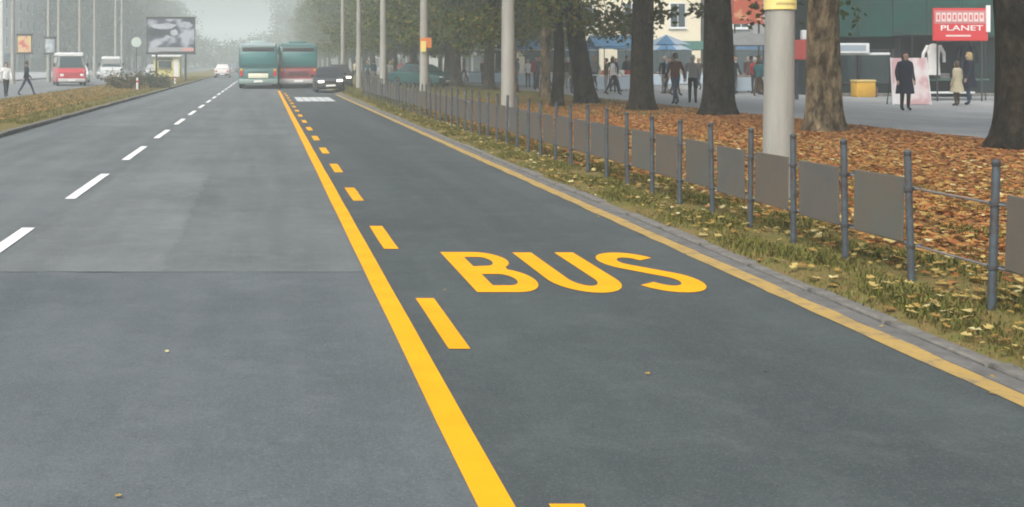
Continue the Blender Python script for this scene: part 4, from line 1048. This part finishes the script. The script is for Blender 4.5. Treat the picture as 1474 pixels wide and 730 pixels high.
# dark green shop front facing the camera
GREEN_D = mat('dark_green_cladding', (.012, .075, .062), .6, .8, .8, col2=(.028, .04, .036), spec=.12)
GREEN_S = mat('shop_dark', (.014, .026, .026), .6, .4, 1.0, spec=.12)
BROWNC = mat('brown_column', (.16, .075, .065), .7, .5, 3)
t = empty('green_pavilion', (27.0, 46.2, .25)); tag(t, 'dark green shop pavilion with tall cladding behind the mottled tree', 'shop')
m = MB(); m.box(-3.7, 6.0, .3, 3.2, -.1, 6.5); m.build('wall', GREEN_S, t)
for i in range(7):
    m = MB(); m.rbox(-3.85 + i * 1.42, -3.85 + i * 1.42 + 1.405, -.25, .29, 2.45, 5.8, .02, 1); m.build('cladding_panel', GREEN_D, t)
for i in range(4):
    m = MB(); m.rbox(-3.5 + i * 1.35, -3.5 + i * 1.35 + 1.25, .21, .31, .5, 1.95, .02, 1); f = m.build('window_frame', DARKMETAL, t)
    m = MB(); m.box(-3.42 + i * 1.35, -3.5 + i * 1.35 + 1.17, .195, .205, .58, 1.87); m.build('pane', GLASS, f)
m = MB(); m.rbox(-3.45, -1.2, -.42, -.26, 1.70, 1.80, .02, 1); m.build('canopy_edge', WHT, t)
m = MB(); m.rbox(-.55, -.02, -.55, -.02, -.05, 2.35, .03, 1); m.build('column', BROWNC, t)
m = MB(); m.rbox(-3.75, 6, -.3, .28, -.05, .12, .02, 1); m.build('plinth', KERB, t)
t = empty('light_box', (24.15, 45.65, 2.02)); tag(t, 'white lit sign box on the dark green pavilion', 'sign')
m = MB(); m.rbox(-.66, .66, -.12, .12, 0, .42, .02, 1); m.build('box', WHT, t)
m = MB(); m.box(-.55, .50, -.128, -.121, .10, .34); m.build('face', mat('blue_grey_face', (.30, .36, .42), .4), t)
t = empty('yellow_box', (24.25, 45.0, .25)); tag(t, 'yellow box on the pavement beside the mottled tree', 'box')
YB = mat('yellow_plastic', (.62, .36, .04), .55, .3, 3)
m = MB(); m.rbox(-.38, .38, -.25, .25, 0, .60, .03, 2); m.build('bin', YB, t, True)
m = MB(); m.rbox(-.40, .40, -.27, .27, .602, .70, .03, 2); m.build('lid', mat('yellow_lid', (.58, .44, .16), .55), t, True)
m = MB(); m.rbox(.385, .50, -.18, .18, 0, .40, .02, 1); m.build('side_tray', BROWNC, t)
# poster board
PB = poster_mat('pink_poster', (.70, .68, .68), (.66, .56, .56), (.55, .34, .36), 1.5)
t = empty('poster_board', (21.35, 36.8, .25), R(-3)); tag(t, 'white and pink poster board leaning behind the dark coated person', 'poster board')
m = MB(); m.add([(-.60, -.20, .02), (.60, -.20, .02), (.56, .02, 1.55), (-.56, .02, 1.55), (-.60, -.17, .02), (.60, -.17, .02), (.56, .05, 1.55), (-.56, .05, 1.55)], [(0, 1, 2, 3), (7, 6, 5, 4), (0, 4, 5, 1), (1, 5, 6, 2), (2, 6, 7, 3), (3, 7, 4, 0)]); m.build('front_panel', PB, t)
for s in (-1, 1):
    m = MB(); m.tube([(s * .52, .38, 0), (s * .5, .05, 1.5)], .02, 6); m.build('strut', DARKMETAL, t)
    m = MB(); m.tube([(s * .615, -.20, 0), (s * .575, .03, 1.57)], .02, 6); m.build('frame_bar', WHT, t)
# red sign with lettering
RED = mat('sign_red', (.60, .035, .04), .5, .3, 2, col2=(.5, .05, .05)); PINKT = mat('sign_pale_print', (.72, .58, .56), .5); WT = mat('sign_white', (.82, .80, .78), .5)
t = empty('shop_sign', (25.05, 40.0, 2.42)); tag(t, 'red shop sign with white lettering above the clothes stall', 'sign')
m = MB(); m.rbox(-.98, .98, -.05, .05, 0, 1.18, .02, 1); bd = m.build('board', RED, t)
m = MB(); m.box(-.96, .90, -.058, -.052, .62, 1.10); m.build('band', mat('sign_band', (.50, .20, .20), .5), bd)
def text_part(txt, size, x, z, y, m, parent, name, sx=1.0):
    cu = bpy.data.curves.new(name, 'FONT'); cu.body = txt; cu.size = size; cu.align_x = 'CENTER'; cu.extrude = .004; cu.offset = .006 * size
    tmp = bpy.data.objects.new('tmp', cu); COL.objects.link(tmp); dg = bpy.context.evaluated_depsgraph_get()
    me = bpy.data.meshes.new_from_object(tmp.evaluated_get(dg)); bpy.data.objects.remove(tmp)
    me.materials.clear(); me.materials.append(m); o = bpy.data.objects.new(name, me); link(o, parent)
    o.location = (x, y, z); o.rotation_euler = (R(90), 0, 0); o.scale = (sx, 1, 1); return o
text_part('PLANET', .27, .02, .38, -.058, WT, bd, 'lettering', 1.62)
for q in range(9):      # worn, unreadable letters of the upper line
    m = MB(); xx = -.90 + q * .195; m.box(xx, xx + .15, -.064, -.060, .70, 1.02); o = m.build('worn_letter', PINKT, bd)
    m = MB(); m.box(xx + .045, xx + .105, -.068, -.0645, .76 + .03 * (q % 3), .94); m.build('counter_space', RED, o)
m = MB(); m.box(-.55, .35, -.057, -.053, .16, .22); m.build('small_print', PINKT, bd)
m = MB(); m.rbox(.88, 1.02, -.12, -.06, .32, 1.28, .01, 1); m.build('side_bar', WT, t)
for s in (-1, 1):
    m = MB(); m.tube([(s * .8, .03, -2.2), (s * .8, .03, .1)], .03, 8); m.build('post', DARKMETAL, t)
# clothes stall
t = empty('clothes_stall', (25.2, 41.4, .25)); tag(t, 'dark market stall with green table under the red sign', 'stall')
m = MB(); m.rbox(-1.4, 1.5, -.5, .5, .72, .80, .02, 1); m.build('table_top', mat('stall_green', (.05, .12, .09), .7), t)
for sx in (-1.3, 1.4):
    for sy in (-.42, .42):
        m = MB(); m.tube([(sx, sy, 0), (sx, sy, 2.4)], .025, 6); m.build('leg', DARKMETAL, t)
m = MB(); m.rbox(-1.5, 1.6, -.6, .6, 2.4, 2.46, .02, 1); m.build('canopy', mat('stall_canopy', (.03, .05, .05), .7), t)
m = MB(); m.box(-1.4, 1.5, .52, .54, .1, 2.39); m.build('back_cloth', mat('stall_back', (.02, .022, .03), .8), t)
m = MB(); m.rbox(-1.1, .9, -.62, -.52, .25, .33, .02, 1); m.build('shelf', WHT, t)
def garment(loc, m_, ln, label, w_=.25):
    t = empty('hanging_garment', loc); tag(t, label, 'garment'); mb = MB()
    rr = []
    for rx, ry, z in [(.05, .04, 0), (w_ * .9, .06, -.08), (w_, .08, -.2), (w_ * .85, .08, -ln * .5), (w_ * 1.0, .10, -ln)]:
        rr.append([(rx * math.cos(a), ry * math.sin(a) * (1 + .1 * math.sin(4 * a)), z) for a in [2 * math.pi * k / 16 for k in range(16)]])
    mb.loft(rr); mb.build('body', m_, t, True)
    for s in (-1, 1):
        q = MB(); q.tube([(s * w_ * .85, 0, -.08), (s * (w_ + .12), 0, -.35), (s * (w_ + .15), .02, -.68)], [.07, .06, .05], 8); q.build('sleeve', m_, t, True)
    q = MB(); q.tube([(-.15, 0, .0), (0, 0, .06), (.15, 0, 0)], .008, 5); q.tube([(0, 0, .06), (0, 0, .16)], .006, 5); q.build('hanger', DARKMETAL, t)
garment((24.55, 40.75, 2.34), CL['white'], 1.15, 'white shirt hanging from the clothes stall')
garment((25.75, 40.75, 2.3), CL['navy'], .95, 'dark jacket hanging at the clothes stall behind the blond person')
for i, (xx, m_, n_) in enumerate(((24.15, 'olive', 'green folded clothes pile on the stall table'), (25.1, 'grey', 'grey folded clothes pile on the stall table'))):
    o = MB(); o.rbox(-.2, .2, -.18, .18, 0, .07, .02, 2); o.rbox(-.19, .2, -.17, .17, .075, .14, .02, 2); o.rbox(-.18, .19, -.18, .16, .145, .2, .02, 2); o = o.build('clothes_pile', CL[m_], None, True); o.location = (xx, 41.15, 1.052); tag(o, n_, 'clothes')
# red box sign on posts, orange sign, parasols, stalls
t = empty('box_sign', (20.35, 42.0, .25)); tag(t, 'red box sign on two dark posts between lamp post and mottled tree', 'sign')
m = MB(); m.rbox(-.36, .36, -.12, .12, 1.5, 2.25, .03, 2); m.build('box', mat('box_red', (.42, .06, .05), .5, .3, 2), t)
m = MB(); m.rbox(-.05, .12, -.10, .10, 2.26, 2.62, .03, 2); m.build('lamp', WHT, t)
for s in (-.22, .22):
    m = MB(); m.tube([(s, 0, -.05), (s, 0, 1.55)], .07, 8); m.build('post', mat('dark_blue_post', (.02, .025, .04), .6), t)
board('hanging_sign', (23.9, 55.0, .25), 0, 1.5, 3.4, 5.0, poster_mat('orange_poster', (.48, .10, .05), (.48, .12, .06), (.62, .30, .16), 1.6), mat('sign_rust', (.4, .09, .05), .6), 'orange red square sign right of the broad tree', 'sign', (-.4, .4))
BLUE_T = mat('blue_tarp', (.07, .20, .36), .6, .5, 1.5, col2=(.16, .34, .48)); BLUE_L = mat('pale_blue_tarp', (.42, .52, .60), .6, .3, 2)
def stall(loc, w_, d_, label, topm, goods):
    t = empty('market_stall', loc); tag(t, label, 'stall', 'market stalls')
    m = MB(); m.rbox(-w_ / 2, w_ / 2, -d_ / 2, d_ / 2, .74, .80, .02, 1); m.build('table_top', goods, t)
    for sx in (-w_ / 2 + .05, w_ / 2 - .05):
        for sy in (-d_ / 2 + .05, d_ / 2 - .05):
            m = MB(); m.tube([(sx, sy, 0), (sx, sy, 2.2)], .025, 6); m.build('leg', DARKMETAL, t)
    m = MB(); rr = [[(x, y, 2.2 + .55 * (1 - abs(y) / (d_ * .6)) + dz) for y in np.linspace(-d_ * .6, d_ * .6, 7)] for x in (-w_ / 2 - .15, w_ / 2 + .15) for dz in (0,)]
    m.add(rr[0] + rr[1], [(i, i + 1, i + 8, i + 7) for i in range(6)]); m.add([(p[0], p[1], p[2] - .03) for p in rr[0] + rr[1]], [(i + 7, i + 8, i + 1, i) for i in range(6)])
    m.build('awning', topm, t)
    m = MB(); m.rbox(-w_ / 2, w_ / 2, -d_ / 2 - .02, -d_ / 2 + .02, .1, .72, .01, 1); m.build('skirt', BLUE_L, t)
def parasol(loc, r, h, label):
    t = empty('parasol', loc); tag(t, label, 'parasol', 'market parasols')
    m = MB(); m.tube([(0, 0, 0), (0, 0, h)], .025, 8); m.build('pole', WHT, t)
    for k in range(8):
        a, b_ = R(45 * k), R(45 * (k + 1)); m = MB(); q = MB()
        P = [(0, 0, h), (r * math.cos(a), r * math.sin(a), h - r * .42), (r * math.cos(b_), r * math.sin(b_), h - r * .42)]; mid = ((P[1][0] + P[2][0]) / 2 * .97, (P[1][1] + P[2][1]) / 2 * .97, h - r * .39)
        dn = lambda p: (p[0], p[1], p[2] - .015)
        m.add([P[0], P[1], mid, P[2]] + [dn(p) for p in (P[0], P[1], mid, P[2])], [(0, 1, 2), (0, 2, 3), (6, 5, 4), (7, 6, 4), (1, 5, 6, 2), (2, 6, 7, 3)])
        m.build('canopy_panel', BLUE_T if k % 2 else BLUE_L, t)
    m = MB(); m.lathe([(.25, 0), (.25, .08), (.05, .12)], n=14); m.build('base', KERB, t)
stall((22.3, 51.8, .25), 2.6, 1.4, 'grey covered market stall behind the concrete lamp post', mat('grey_tarp', (.20, .21, .21), .7, .6, 2), CL['grey'])
stall((14.6, 73, .25), 2.6, 1.6, 'white awning market stall farthest along the pavement', WHT, CL['blue'])
parasol((18.1, 50, .25), 1.1, 2.65, 'blue and white parasol right of the dark trunk')
parasol((19.6, 54, .25), 1.2, 2.5, 'blue and white parasol behind the nearer parasol')
stall((15.0, 64, .25), 2.4, 1.5, 'blue awning market stall by the thin pale tree', BLUE_T, CL['white'])
stall((22.6, 66, .25), 2.8, 1.6, 'pale blue awning market stall in front of the grey shop', BLUE_L, CL['maroon'])
stall((26.5, 70, .25), 3.0, 1.6, 'green awning market stall at the foot of the grey shop', mat('green_tarp', (.04, .13, .10), .7, .5, 2), WHT)
stall((17.4, 55, .25), 2.3, 1.6, 'blue awning market stall between two dark trunks', BLUE_T, WHT)
stall((19.9, 62, .25), 2.4, 1.6, 'blue awning market stall behind the parasols', BLUE_T, ORANGE)
stall((16.4, 68, .25), 2.6, 1.6, 'white awning market stall left of the slender tree', WHT, WHT)
for i, (xx, c_) in enumerate(((16.9, ORANGE), (17.5, CL['white']), (18.0, CL['red']))):
    o = MB(); o.rbox(-.22, .22, -.2, .2, 0, .22, .03, 1); o = o.build('goods_crate', c_); o.location = (xx, 54.8, 1.052); tag(o, ('orange crate on the blue awning stall', 'white crate on the blue awning stall', 'red crate on the blue awning stall')[i], 'crate')

# ------------------------------------------------------------------ autumn haze
m = bpy.data.materials.new('haze'); m.use_nodes = True; n = m.node_tree.nodes; n.remove(n['Principled BSDF'])
v = n.new('ShaderNodeVolumePrincipled'); v.inputs['Color'].default_value = (.90, 1.0, .99, 1); v.inputs['Density'].default_value = 0.0026; v.inputs['Anisotropy'].default_value = 0.0
m.node_tree.links.new(v.outputs[0], n['Material Output'].inputs['Volume'])
mb = MB(); mb.box(-480, 480, -130, 860, -1.2, 27.5)
hz = mb.build('haze', m); tag(hz, 'pale autumn haze filling the street', 'haze', kind='stuff')
